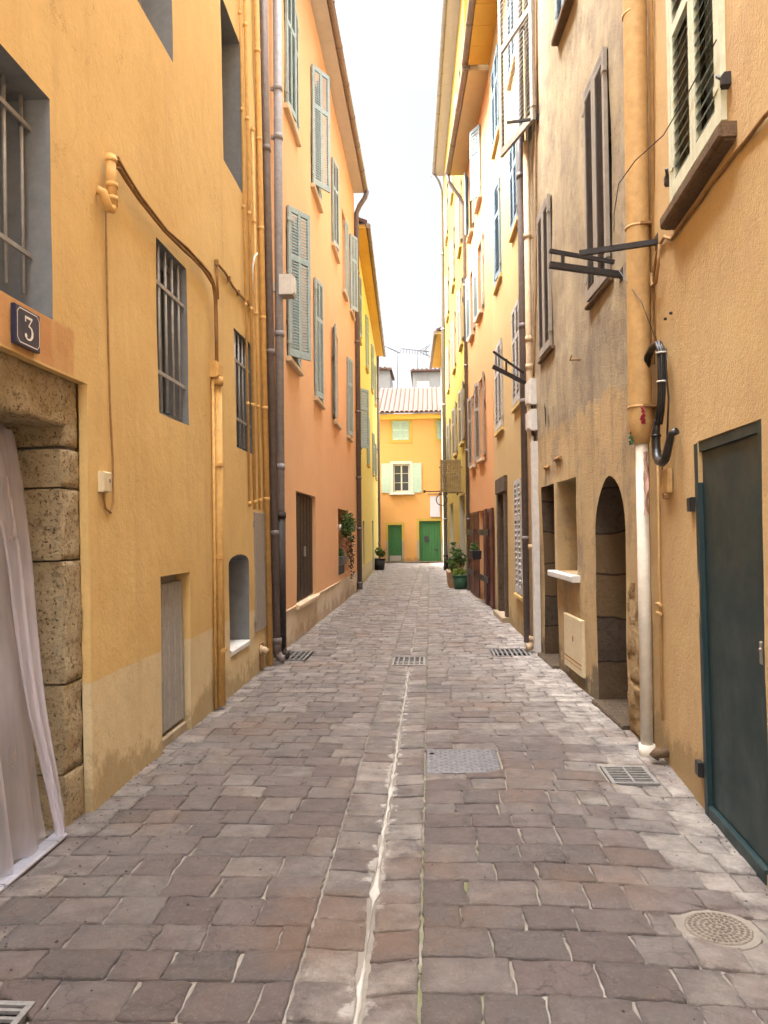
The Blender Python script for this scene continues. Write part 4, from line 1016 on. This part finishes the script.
# ------------------------------------------------------------------ WARM YELLOW HOUSE
wy = thing('warm_yellow_house', R3.P(2.5, 0, 0), 'warm yellow house with off white louvred shutters and a stone door frame', 'house', 'houses along the alley')
W = [(1.2, 1.92, 3.35, 4.80), (3.4, 4.32, 3.28, 4.78), (1.2, 1.92, 5.95, 7.25), (3.3, 4.2, 5.85, 7.5), (1.2, 1.92, 8.3, 9.8), (3.3, 4.2, 8.35, 9.8), (1.27, 1.95, .58, 2.25)]
ops = [op(a, b, c, d, .12, 0, 1) for (a, b, c, d) in W]+[op(3.22, 4.05, 0, 2.15, .28, 2, 1)]
shell(wy, R3, .37, 4.95, 10.45, ops, [M['yellow_r'], M['dark'], M['stone_g']], step=.5, k=.009, seed=7)
eave(wy, R3, .37, 4.95, 10.46, .42, M['yellow_s'], M['gutter'])
for i, (a, b, c, d) in enumerate(W): swin(wy, R3, a, b, c, d, M['shut_w'] if i in (0, 1, 6) else M['shut_b'], M['shut_w'], M['sill_y'], 0 if i != 3 else 5, 0, d=.12, pitch=.075, n0=.004, sill_n=.05, openk=.30)
mb = MB(R3)
mb.bev(3.02, 3.22, 0, 2.15, -.02, .045, .012); mb.bev(4.05, 4.25, 0, 2.15, -.02, .045, .012); mb.bev(2.98, 4.29, 2.155, 2.42, -.02, .06, .012); mb.build('door_surround', M['stone_g'], wy)
mb = MB(R3); mb.bev(3.23, 4.04, 0, 2.14, -.27, -.2, .02); mb.build('door', M['shut_d'], wy)
mb = MB(R3); mb.bev(2.95, 4.3, -.01, .09, -.1, .12, .01); mb.build('door_step', M['sill'], wy)

# ------------------------------------------------------------------ DEEP ORANGE HOUSE
do = thing('deep_orange_house', R4.P(2, 0, 0), 'deep orange house with taupe shutters and open red brown doors', 'house', 'houses along the alley')
W = [(.95, 1.65, 3.05, 4.78), (2.55, 3.2, 3.05, 4.72), (.95, 1.65, 6.15, 7.7), (2.55, 3.2, 6.1, 7.65), (.85, 1.6, 8.55, 10.05), (2.55, 3.2, 8.5, 10.0)]
ops = [op(a, b, c, d, .12, 0, 1) for (a, b, c, d) in W]+[op(1.2, 2.02, 0, 1.95, .12, 0, 1)]
shell(do, R4, -.50, 3.93, 10.38, ops, [M['orange_r'], M['dark']], step=.6, k=.008, seed=8)
eave(do, R4, -.48, 3.9, 10.39, .42, M['soffit_tan'], M['gutter'])
for i, (a, b, c, d) in enumerate(W):
    n, f = ((170, 168), (170, 168), (172, 168), (172, 166), (26, 3), (172, 20))[i]
    swin(do, R4, a, b, c, d, M['shut_t'] if i < 2 else M['shut_l'], M['shut_w'], M['sill_o'], n, f, d=.12, pitch=.065, sill_n=.08)
mb = MB(R4); mb.bev(1.22, 2.0, .02, 1.93, -.11, -.07, .01); mb.build('door', M['cream'], do)
def rleaf(uh, w, ang, dirn):
    o = leaf(do, R4, uh, .04, 1.95, w, ang, dirn, M['red_br'], .02, .1, .5, solid=True, th=.045, stile=.09, name='door_shutter')
    mb = MB(R4)
    for a, b in ((.5, .62), (1.42, 1.54)): mb.box(min(uh, uh-dirn*w*.97), max(uh, uh-dirn*w*.97), a, b, .12, .135)
    mb.build('strap', M['iron'], o)
    return o
rleaf(1.18, .80, 176, 1); rleaf(.37, .80, 177, 1); rleaf(2.04, .70, 177, -1); rleaf(2.75, .70, 177, -1)
drainpipe(R4, 3.86, .06, .045, .05, 10.1, M['pipe_g'], 'thin brown drainpipe between the deep orange house and the lemon house', None, (1.8, 3.5, 5.6, 7.6), seg=10,
          curve=[(3.86, 9.6, .06), (3.86, 9.8, .14), (3.86, 10.2, .42), (3.86, 10.40, .46)])
fb = thing('flower_box', R4.P(1.6, 1, 0), 'black flower box hung on the open red brown door', 'planter')
mb = MB(R4); mb.hexa([(.95, .92, .10), (1.75, .92, .10), (1.75, .92, .27), (.95, .92, .27), (.92, 1.10, .09), (1.78, 1.10, .09), (1.78, 1.10, .29), (.92, 1.10, .29)]); mb.build('box', M['pot_k'], fb)
m_ = foliage(MB(), R4, (1.35, 1.16, .2), (.08, .36, .12), 70, .05, (0, .8)); m_.build('foliage', M['leaf'], fb, recalc=False)

# ------------------------------------------------------------------ LEMON HOUSE
lem = thing('lemon_house', R5.P(5.5, 0, 0), 'tall lemon yellow house with taupe shutters beyond the deep orange house', 'house', 'houses along the alley')
W = [(u, u+.8, c, d) for (c, d) in ((3.95, 5.5), (6.65, 8.35), (9.3, 11.0), (12.2, 14.0)) for u in (1.85, 5.05, 8.6)]
ops = [op(a, b, c, d, .12, 0, 1) for (a, b, c, d) in W]+[op(1.9, 4.1, .0, 2.55, .15, 2, 2), op(7.5, 9.6, .0, 2.5, .15, 2, 2)]
shell(lem, R5, .03, 11.5, 15.7, ops, [M['yellow_f'], M['dark'], M['cream']], step=.8, k=.008, seed=9)
eave(lem, R5, .03, 11.5, 15.71, .36, M['soffit'], M['gutter_g'], gr=.085)
for i, (a, b, c, d) in enumerate(W): swin(lem, R5, a, b, c, d, M['shut_t'], M['shut_w'], M['sill_y'], 172, 170, d=.12, pitch=.07, sill_n=.08)
drainpipe(R5, 11.35, .09, .075, .05, 15.6, M['pipe_b'], 'tall pale grey drainpipe on the far corner of the lemon house', .6, (2.0, 4.0, 6.5, 9.5, 12.5), seg=12,
          curve=[(11.35, 15.0, .09), (11.35, 15.4, .2), (11.35, 15.72, .40)])
# projecting lattice sign box with rods
lx = thing('lattice_box', R5.P(2.7, 2.7, 0), 'square wooden lattice panel jutting from the lemon house over the alley', 'sign')
mb = MB(R5)
for (a, b) in ((.04, .10), (.56, .62)): mb.box(2.66, 2.74, 2.62, 3.52, a, b)
for v in (2.62, 3.04, 3.46): mb.box(2.665, 2.735, v, v+.06, .10, .56)
mb.build('frame', M['wood'], lx)
mb = MB(R5)
for i in range(9): mb.box(2.69, 2.71, 2.68, 3.46, .118+.05*i, .146+.05*i)
for i in range(13): mb.box(2.67, 2.688, 2.695+.06*i, 2.727+.06*i, .10, .56)
mb.build('slats', M['wood'], lx)
mb = MB(R5)
for v in (2.58, 3.3): mb.box(2.69, 2.715, v, v+.025, 0, .66)
for n in (.15, .45, .62): mb.tube([(2.6, 2.55, n), (2.8, 2.55, n)], .025, 8)
mb.build('arm', M['iron'], lx)
rb = thing('sign_bracket', R5.P(9.5, 2.9, 0), 'thin iron sign bracket with a ring, on the lemon house', 'bracket')
mb = MB(R5); mb.tube([(9.5, 3.0, 0), (9.5, 3.0, .9)], .02, 8); mb.tube([(9.5, 3.0, .9), (9.5, 3.0, .97)], .06, 8); mb.build('rod', M['iron'], rb)
mb = MB(R5); mb.tube([(9.5, 2.68+.2*math.sin(t*.449), .30+.2*math.cos(t*.449)) for t in range(15)], .018, 6); mb.build('ring', M['iron'], rb)

# ------------------------------------------------------------------ CORNER HOUSE
cn = thing('corner_house', R6.P(3, 0, 0), 'pale corner house with a deep yellow soffit beside the amber house', 'house')
shell(cn, R6, .0, 6.55, 9.5, [op(1.5, 2.3, 3.9, 5.3, .12, 0, 1), op(4., 4.8, 3.9, 5.3, .12, 0, 1)], [M['cream'], M['dark']], step=.8, k=.006, seed=12)
eave(cn, R6, -.1, 6.3, 9.51, .46, M['yellow_s'], M['gutter'], gr=.075)
for u in (1.5, 4.0): swin(cn, R6, u, u+.8, 3.9, 5.3, M['shut_l'], M['shut_w'], M['sill_y'], 5, 5, d=.12, pitch=.07)

# ------------------------------------------------------------------ plants on the ground
def pot(name, loc, r, h, mat, label, leaves, cat='potted plant', extra=None):
    t = thing(name, loc, label, cat)
    mb = MB(); x, y, z = loc
    mb.tube([(x, y, z+.004), (x, y, z+h)], [r*.78, r], 16, local=False); mb.tube([(x, y, z+h-.03), (x, y, z+h+.006)], r*1.08, 16, local=False)
    mb.build('pot', mat, t)
    for nm, m, c, rad, n, s in leaves:
        q = foliage(MB(), None, (x+c[0], y+c[1], z+c[2]), rad, n, s, (0, 1)); q.build(nm, M[m], t, recalc=False)
    mb = MB()
    for k in range(6):
        a = k*1.05; mb.tube([(x, y, z+h), (x+.05*math.cos(a), y+.05*math.sin(a), z+h+.15), (x+.12*math.cos(a), y+.12*math.sin(a), z+h+.3)], .008, 5)
    mb.build('stems', M['leaf'] if False else M['bundle'], t)
    return t
pot('potted_plant', (-2.02, 30.6, 0), .24, .46, M['pot_k'], 'black pot with a sparse leafy plant at the foot of the yellow house', [('foliage', 'leaf', (0, 0, .72), (.36, .3, .22), 150, .075), ('flowers', 'flower', (.14, 0, .74), (.25, .2, .18), 30, .05)])
pot('potted_plant', (.78, 20.2, 0), .21, .36, M['pot_g'], 'green pot overflowing with yellow green leaves by the red brown door', [('foliage', 'leaf_y', (0, 0, .44), (.28, .25, .12), 200, .06), ('tall_leaves', 'leaf', (-.02, .1, .78), (.2, .2, .34), 150, .075)])
tp = thing('trough_planter', (.62, 21.6, 0), 'terracotta trough planter behind the green pot', 'planter')
mb = MB(); mb.hexa([(.50, 20.65, 0.004), (.72, 20.65, 0.004), (.70, 22.1, 0.004), (.48, 22.1, 0.004), (.46, 20.6, .42), (.76, 20.6, .42), (.74, 22.15, .42), (.44, 22.15, .42)]); mb.build('trough', M['terra'], tp)
q = foliage(MB(), None, (.62, 21.4, .62), (.16, .6, .22), 190, .07, (0, .7)); foliage(q, None, (.64, 21.2, .98), (.14, .2, .28), 60, .07, (0, .7)); q.build('foliage', M['leaf'], tp, recalc=False)

# ------------------------------------------------------------------ STREET
holes = [(-1.84, -1.48, 9.02, 9.72), (-.46, -.07, 8.78, 9.42), (.74, 1.22, 9.30, 9.90), (1.07, 1.36, 4.72, 5.08), (-1.62, -1.27, 2.10, 2.45), (-.045, .435, 4.88, 5.41)]
RC = (1.085, 3.06, .125)
def wallx(y):
    def seg(a, b, y): return a[0]+(b[0]-a[0])*(y-a[1])/(b[1]-a[1])
    L = -1.86 if y < 20.5 else seg((-1.9, 20.5), (-2.4, 37), y)
    if y < 5.48: r = seg((1.278, 0), (1.53, 5.45), y)
    elif y < 10: r = seg((1.50, 5.5), (1.333, 9.6), y)
    elif y < 15.2: r = seg((1.345, 9.7), (1.21, 15.2), y)
    elif y < 19: r = seg((1.21, 15.2), (1.0, 19), y)
    else: r = seg((1.0, 19), (.62, 37.6), y)
    return L-.06, r+.06
sm = MB(); sm.attrs = {'tone': [], 'hue': [], 'pale': []}
def hz(x, y):   # gentle cross fall to the centre channel and long undulation
    return .012*noise.noise(Vector((x*.7, y*.5, 3)))+.020*min(1, abs(x+.25)/1.2)-.016-.045*min(1, max(0, (x-.5)/.9))*min(1, max(0, (6.2-y)/1.6))
def sett(poly, y, palek, near):
    cx = sum(p[0] for p in poly)/len(poly); cy = sum(p[1] for p in poly)/len(poly)
    if (cx-RC[0])**2+(cy-RC[1])**2 < (RC[2]+.03)**2: return
    if any(a-.01 < cx < b+.01 and c-.01 < cy < d+.01 for a, b, c, d in holes): return
    def push(p):
        x, yy = p
        for a, b, c, d in holes:
            if a-.012 < x < b+.012 and c-.012 < yy < d+.012:
                m = min((x-a+.012, 0), (b+.012-x, 1), (yy-c+.012, 2), (d+.012-yy, 3))
                x, yy = ((a-.012, yy), (b+.012, yy), (x, c-.012), (x, d+.012))[m[1]]
        dx, dy = x-RC[0], yy-RC[1]; q = math.hypot(dx, dy)
        if q < RC[2]+.02: k = (RC[2]+.02)/max(q, 1e-4); x, yy = RC[0]+dx*k, RC[1]+dy*k
        return x, yy
    # densify & roughen outline
    out = []
    n = len(poly)
    sd = random.random()*100
    for i in range(n):
        p, q = poly[i], poly[(i+1) % n]; pr, nx = poly[i-1], q
        for t in ((.02, .15, .32, .5, .68, .85, .98) if near else (.05, .95)):
            x = p[0]+(q[0]-p[0])*t; yy = p[1]+(q[1]-p[1])*t
            j = .011 if near else .004
            x += j*noise.noise(Vector((x*31, yy*31, sd))); yy += j*noise.noise(Vector((x*31, yy*31, sd+9)))
            out.append(push((x, yy)))
    tz = random.uniform(-.004, .004); tx, ty = random.uniform(-.018, .018), random.uniform(-.018, .018)
    def top(x, yy): return hz(x, yy)+tz+tx*(x-cx)+ty*(yy-cy)
    rings = []
    for (sc, dz) in (((1.0, -.022), (1.0, -.0045), (.972, 0), (.62, .001)) if near else ((1.0, -.02), (1.0, -.004), (.96, 0))):
        rg = []
        for (x, yy) in out:
            X = cx+(x-cx)*sc; Y = cy+(yy-cy)*sc
            z = top(X, Y)+dz+(.0038*noise.noise(Vector((X*13, Y*13, sd))) if sc < 1 else 0)
            rg.append(sm.V(X, Y, z))
        rings.append(rg)
    m = len(out)
    for a, b in zip(rings, rings[1:]):
        for k in range(m): j = (k+1) % m; sm.face([a[k], a[j], b[j], b[k]], True)
    c = sm.V(cx, cy, top(cx, cy)+.001)
    for k in range(m): sm.face([rings[-1][k], rings[-1][(k+1) % m], c], True)
    tn, hu = min(1, max(0, random.gauss(.5, .22))), random.random(); pk = min(1, max(0, palek+random.gauss(0, .12)))
    nv = m*len(rings)+1
    sm.attrs['tone'] += [tn]*nv; sm.attrs['hue'] += [hu]*nv; sm.attrs['pale'] += [pk]*nv
GL, GC, GR = -.475, -.25, -.05
def rows(side):
    y = 1.0
    while y < 38.0:
        dp = random.uniform(.165, .225) if y < 16 else random.uniform(.18, .25)
        near = y < 11
        Lx, Rx = wallx(y)
        x0, x1 = (Lx, GL) if side < 0 else (GR, Rx)
        skew = .055 if side < 0 else -.015
        wob0, wob1 = random.uniform(-.008, .008), random.uniform(-.008, .008)
        x = x0-random.uniform(0, .12) if side < 0 else x0
        first = True
        while x < x1-.02:
            w = random.choice((.16, .19, .21, .23, .25, .27, .30))*random.uniform(.92, 1.08)
            xe = x+w
            if xe > x1-.10: xe = x1
            a = .0032 if near else .0045
            def Y(xx, top): return y+(dp if top else 0)+skew*(xx-GL)+.012*math.sin(xx*2.3+y*1.3)
            sl = random.uniform(-.006, .006); sr = random.uniform(-.006, .006)
            gx = random.choice((.003, .0035, .004, .005, .0065))
            poly = [(x+gx+(0 if first and side > 0 else sl), Y(x, 0)+a), (xe-gx+(0 if xe == x1 else sr), Y(xe, 0)+a+random.uniform(-.004, .004)),
                    (xe-gx-(0 if xe == x1 else sr), Y(xe, 1)-a), (x+gx-(0 if first and side > 0 else sl), Y(x, 1)-a+random.uniform(-.004, .004))]
            for (ha, hb_, hc, hd_) in holes+[(RC[0]-.145, RC[0]+.145, RC[1]-.10, RC[1]+.10)]:
                if y+dp > hc-.01 and y < hd_+.01:
                    for ed in (ha-.012, hb_+.012):
                        if x+.05 < ed < xe-.03 or (xe-.03 <= ed < xe+.05 and ed < x1): xe = ed
            poly = [(x+gx+(0 if first and side > 0 else sl), Y(x, 0)+a), (xe-gx+(0 if xe == x1 else sr), Y(xe, 0)+a+random.uniform(-.004, .004)),
                    (xe-gx-(0 if xe == x1 else sr), Y(xe, 1)-a), (x+gx-(0 if first and side > 0 else sl), Y(x, 1)-a+random.uniform(-.004, .004))]
            c = (x+xe)/2
            dR = Rx-c; dL = c-Lx
            pk = .02+.72*max(0, 1-dR/.75)*(1 if y > 2.5 else .6)+.45*max(0, 1-dL/.35)+(.5*max(0, 1-dR/1.3)*max(0, 1-abs(y-8)/4))
            pk += .26*min(1, max(0, (y-3.6)/5))  # paler with distance: grazing sky sheen put into the colour, plus lime dust
            sett(poly, y, pk, near); x = xe; first = False
        y += dp
rows(-1); rows(1)
for (xa, xb, s) in ((GL, GC, 1), (GC, GR, -1)):
    y = 1.0
    while y < 36:
        dp = random.uniform(.175, .235); near = y < 11
        ji = random.uniform(.006, .028); ji2 = random.uniform(.006, .028)
        if s > 0: poly = [(xa+.007, y+.005), (xb-ji, y+.005-.012), (xb-ji2, y+dp-.005-.012), (xa+.007, y+dp-.005)]
        else: poly = [(xa+ji, y+.005-.02), (xb-.007, y+.005), (xb-.007, y+dp-.005), (xa+ji2, y+dp-.005-.02)]
        sett(poly, y, .22+(.25 if random.random() < .3 else 0), near); y += dp
st = sm.build('paved_alley', M['cobble'], None, recalc=True); tag(st, kind='structure')

gm = MB()   # joint mortar bed
ys = [.6+.2*i for i in range(190)]
xs = [-2.6+.1*i for i in range(47)]
xs = sorted(set(xs+[v for h in holes for v in h[:2]])); ys = sorted(set(ys+[v for h in holes for v in h[2:]]))
ids = {}
hb = holes
for i, x in enumerate(xs):
    for j, y in enumerate(ys): ids[(i, j)] = gm.V(x, y, hz(x, y)-.0115+.003*noise.noise(Vector((x*9, y*9, 1))))
for i in range(len(xs)-1):
    for j in range(len(ys)-1):
        if any(a < (xs[i]+xs[i+1])/2 < b and c < (ys[j]+ys[j+1])/2 < d for a, b, c, d in holes): continue
        gm.face([ids[(i, j)], ids[(i+1, j)], ids[(i+1, j+1)], ids[(i, j+1)]], True)
tag(gm.build('joint_mortar', M['mortar'], None, recalc=False), kind='structure')
gs = MB(); gs.quad((-150, -150, -.06), (150, -150, -.06), (150, 200, -.06), (-150, 200, -.06))
tag(gs.build('ground', M['mortar'], None, recalc=False), kind='structure')
# white lime filling of the centre channel
lm = MB(); y = .9; prev = None
while y < 8.78:
    w = .006+.010*abs(noise.noise(Vector((y*1.3, 4, 2))))+.022*max(0, noise.noise(Vector((y*4.7, 1, 7))))
    c = GC+.012*noise.noise(Vector((y*.9, 2, 2)))
    w *= min(1, max(.12, .55+1.5*noise.noise(Vector((y*1.9, 21, 4)))))*.9; wl = w+.02*max(0, noise.noise(Vector((y*9, 3, 1)))); wr = w+.022*max(0, noise.noise(Vector((y*9, 13, 1))))
    k = .0 if y < 14 else .0
    z = hz(c, y)+.0008
    cur = [lm.V(c-wl, y, z-.006), lm.V(c-wl*.6, y, z-.001), lm.V(c, y, z+.0005), lm.V(c+wr*.6, y, z-.001), lm.V(c+wr, y, z-.006)]
    if prev:
        for a in range(4): lm.face([prev[a], prev[a+1], cur[a+1], cur[a]], True)
    prev = cur; y += .035
tag(lm.build('channel_mortar', M['lime'], None, recalc=False), kind='structure')

# grates and covers
def grate(x0, x1, y0, y1, nx, ny, label, bar=.016):
    z = hz((x0+x1)/2, (y0+y1)/2)+.004
    t = thing('drain_grate', ((x0+x1)/2, (y0+y1)/2, z), label, 'drain grate', 'iron drain grates')
    mb = MB(); f = .022
    mb.box(x0, x1, y0, y0+f, z-.03, z); mb.box(x0, x1, y1-f, y1, z-.03, z); mb.box(x0, x0+f, y0+f, y1-f, z-.03, z-.0005); mb.box(x1-f, x1, y0+f, y1-f, z-.03, z-.0005)
    mb.build('frame', M['grate'], t)
    mb = MB()
    for i in range(1, nx): c = x0+(x1-x0)*i/nx; mb.box(c-bar/2, c+bar/2, y0+f, y1-f, z-.014, z-.002)
    for i in range(1, ny): c = y0+(y1-y0)*i/ny; mb.box(x0+f, x1-f, c-bar/2, c+bar/2, z-.0145, z-.003)
    mb.build('bars', M['grate'], t)
    mb = MB(); mb.box(x0+.004, x1-.004, y0+.004, y1-.004, z-.052, z-.050); mb.build('pit', M['pit'], t)
grate(-1.84, -1.50, 9.04, 9.70, 5, 4, 'drain grate at the foot of the twin grey drainpipes')
grate(-.455, -.075, 8.80, 9.40, 6, 3, 'drain grate set in the white mortar channel of the alley')
grate(.75, 1.21, 9.32, 9.88, 8, 2, 'drain grate at the foot of the white cable duct', .02)
grate(1.075, 1.355, 4.73, 5.07, 2, 7, 'drain grate at the foot of the cream pipe by the green steel door', .013)
grate(-1.61, -1.28, 2.11, 2.44, 2, 8, 'drain grate near the camera below the tulle curtain', .014)
z = hz(.2, 5.1)+.003
cp = thing('inspection_cover', (.195, 5.14, z), 'rectangular patterned iron inspection cover beside the mortar channel', 'manhole cover')
mb = MB(); mb.bev(-.04, .43, 4.885, 5.405, z-.03, z-.003, .004); mb.build('plate', M['castiron'], cp)
mb = MB(); ix = 0
for i in range(14):
    for j in range(15):
        cx_ = -.025+.032*i+.016; cy_ = 4.90+.033*j+.016; a, b = (.013, .005) if (i+j) % 2 else (.005, .013)
        mb.bev(cx_-a, cx_+a, cy_-b, cy_+b, z-.003, z+.0015, .0015)
mb.build('tread_pattern', M['castiron'], cp)
mb = MB(); mb.tube([(-.005, 5.28, z-.002), (-.005, 5.28, z+.002)], .017, 10, local=False); mb.build('key_hole', M['pit'], cp)
z = hz(RC[0], RC[1])+.002
rc = thing('round_cover', (RC[0], RC[1], z), 'small round worn cover set in pale mortar by the green steel door', 'manhole cover')
mb = MB(); mb.tube([(RC[0], RC[1], z-.03), (RC[0], RC[1], z), (RC[0], RC[1], z+.002)], [.122, .122, .116], 40, local=False); mb.build('plate', M['stone_cover'], rc)
mb = MB()
for k, (r, n) in enumerate(((.018, 6), (.04, 13), (.062, 20), (.084, 27), (.104, 33))):
    for i in range(n):
        a = 6.283*i/n+k*.2; x, y = RC[0]+r*math.cos(a), RC[1]+r*math.sin(a); mb.bev(x-.0065, x+.0065, y-.0065, y+.0065, z+.001, z+.0042, .0018)
mb.build('stud_pattern', M['stone_cover2'], rc)
mb = MB(); mb.tube([(RC[0], RC[1], z-.03), (RC[0], RC[1], z-.004)], .150, 30, local=False)
tag(mb.build('cover_mortar', M['mortar'], None), kind='structure')

# stone kerb strips at thresholds, worn white edge along walls
kb = MB(R2); kb.bev(.42, 1.35, -.02, .03, -.5, .06, .012); kb.build('threshold', M['stone_g'], tan)
kb = MB(R2); kb.bev(2.98, 3.9, -.02, .035, -.5, .07, .012); kb.build('threshold', M['stone_g'], tan)

# loose grit and leaf litter on the setts
gr = MB()
for k in range(900):
    if k < 330: x = -1.82+abs(random.gauss(0, .35)); y = random.uniform(2.2, 8)
    elif k < 640: y = random.uniform(2.4, 9.5); a_, b_ = wallx(y); x = (a_+.075+abs(random.gauss(0, .025))) if random.random() < .55 else (b_-.075-abs(random.gauss(0, .03)))
    else: x = random.uniform(-1.8, 1.4); y = random.uniform(2.2, 9)
    s = random.uniform(.002, .007)*(1.4 if random.random() < .12 else 1); z0 = hz(x, y)+.003; a = random.uniform(0, 6.28); base = len(gr.vs)
    for i in range(4): gr.vs.append(Vector((x+s*math.cos(a+i*1.57)*random.uniform(.6, 1.5), y+s*math.sin(a+i*1.57)*random.uniform(.6, 1.5), z0)))
    gr.vs.append(Vector((x, y, z0+s*.8)))
    for i in range(4): gr.face([base+i, base+(i+1) % 4, base+4])
tag(gr.build('grit', M['pipe_iron'], None, recalc=False), kind='stuff')
tag(bpy.data.objects['grit'], 'dark grit and litter scattered over the setts', None)

# ------------------------------------------------------------------ camera
f = Vector((-0.05935174, 0.99788495, 0.02651392)); r = Vector((0.99823589, 0.05937261, 0)); u = r.cross(f)
roll = .010; c, s = math.cos(roll), math.sin(roll)
X = r*c-u*s; Yc = r*s+u*c; Z = -f
cam = bpy.data.cameras.new('camera'); co = bpy.data.objects.new('camera', cam); COL.objects.link(co)
m = Matrix((X, Yc, Z)).transposed().to_4x4(); m.translation = Vector((0, 0, 1.5)); co.matrix_world = m
cam.sensor_fit = 'VERTICAL'; cam.sensor_height = 24; cam.sensor_width = 24; cam.lens = 770/1024*24; cam.clip_end = 600; cam.clip_start = .05
scene.camera = co

# ------------------------------------------------------------------ light
SUN_EL = 54.
hd = Vector((1, .04, 0)).normalized()            # horizontal travel direction of the sunlight
el = R(SUN_EL); d = Vector((hd.x*math.cos(el), hd.y*math.cos(el), -math.sin(el)))
sl = bpy.data.lights.new('sun', 'SUN'); sl.energy = .5; sl.angle = R(8); sl.color = (1, .95, .87)
so = bpy.data.objects.new('sun', sl); COL.objects.link(so); so.rotation_euler = d.to_track_quat('-Z', 'Y').to_euler()
BACK_FILL = .16  # strength of the fill added to the sky out of view
w = bpy.data.worlds.new('World'); scene.world = w; w.use_nodes = True
nt = w.node_tree; bg = nt.nodes['Background']
sky = nt.nodes.new('ShaderNodeTexSky'); sky.sky_type = 'NISHITA'; sky.sun_disc = False; sky.sun_elevation = el
sky.sun_rotation = math.atan2(-hd.x, -hd.y); sky.air_density = 1.0; sky.dust_density = 4.0; sky.ozone_density = 1.0
hs_ = nt.nodes.new('ShaderNodeHueSaturation'); hs_.inputs['Saturation'].default_value = .12
nt.links.new(sky.outputs[0], hs_.inputs['Color']); tc = nt.nodes.new('ShaderNodeTexCoord'); sx = nt.nodes.new('ShaderNodeSeparateXYZ'); nt.links.new(tc.outputs['Generated'], sx.inputs[0])
cr = nt.nodes.new('ShaderNodeFloatCurve'); cm = cr.mapping; cv = cm.curves[0]   # thin bright cloud, thickest light overhead
cv.points[0].location = (0, .075); cv.points[1].location = (1, 1.25)
for p in ((.19, .056), (.23, .051), (.289, .050), (.396, .053), (.50, .055), (.56, .07), (.66, .15), (.76, .32), (.88, .92)): cv.points.new(*p)
for p in cv.points: p.handle_type = 'VECTOR'
cm.update()
nt.links.new(sx.outputs[2], cr.inputs['Value'])
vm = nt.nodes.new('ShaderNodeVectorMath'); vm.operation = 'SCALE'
m2 = nt.nodes.new('ShaderNodeMath'); m2.operation = 'MULTIPLY'; m2.inputs[1].default_value = 2.4; mr = nt.nodes.new('ShaderNodeMapRange'); mr.interpolation_type = 'SMOOTHSTEP'   # unseen sky behind the viewer raised as added fill light
mr.inputs[1].default_value = .10; mr.inputs[2].default_value = -.35; mr.inputs[3].default_value = 0; mr.inputs[4].default_value = BACK_FILL
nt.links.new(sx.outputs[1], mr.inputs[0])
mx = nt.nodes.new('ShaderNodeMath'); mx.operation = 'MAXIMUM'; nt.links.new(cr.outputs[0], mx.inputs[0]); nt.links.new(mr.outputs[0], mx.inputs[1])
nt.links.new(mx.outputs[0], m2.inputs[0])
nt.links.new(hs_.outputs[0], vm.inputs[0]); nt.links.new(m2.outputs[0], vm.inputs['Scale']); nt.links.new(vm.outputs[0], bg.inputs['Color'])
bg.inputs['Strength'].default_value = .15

vs = scene.view_settings
vs.view_transform = 'Standard'; vs.look = 'None'; vs.gamma = 1; vs.use_curve_mapping = False; vs.exposure = 3.98
scene.cycles.max_bounces = 10; scene.cycles.diffuse_bounces = 6; scene.cycles.transparent_max_bounces = 12
scene.cycles.use_denoising = True
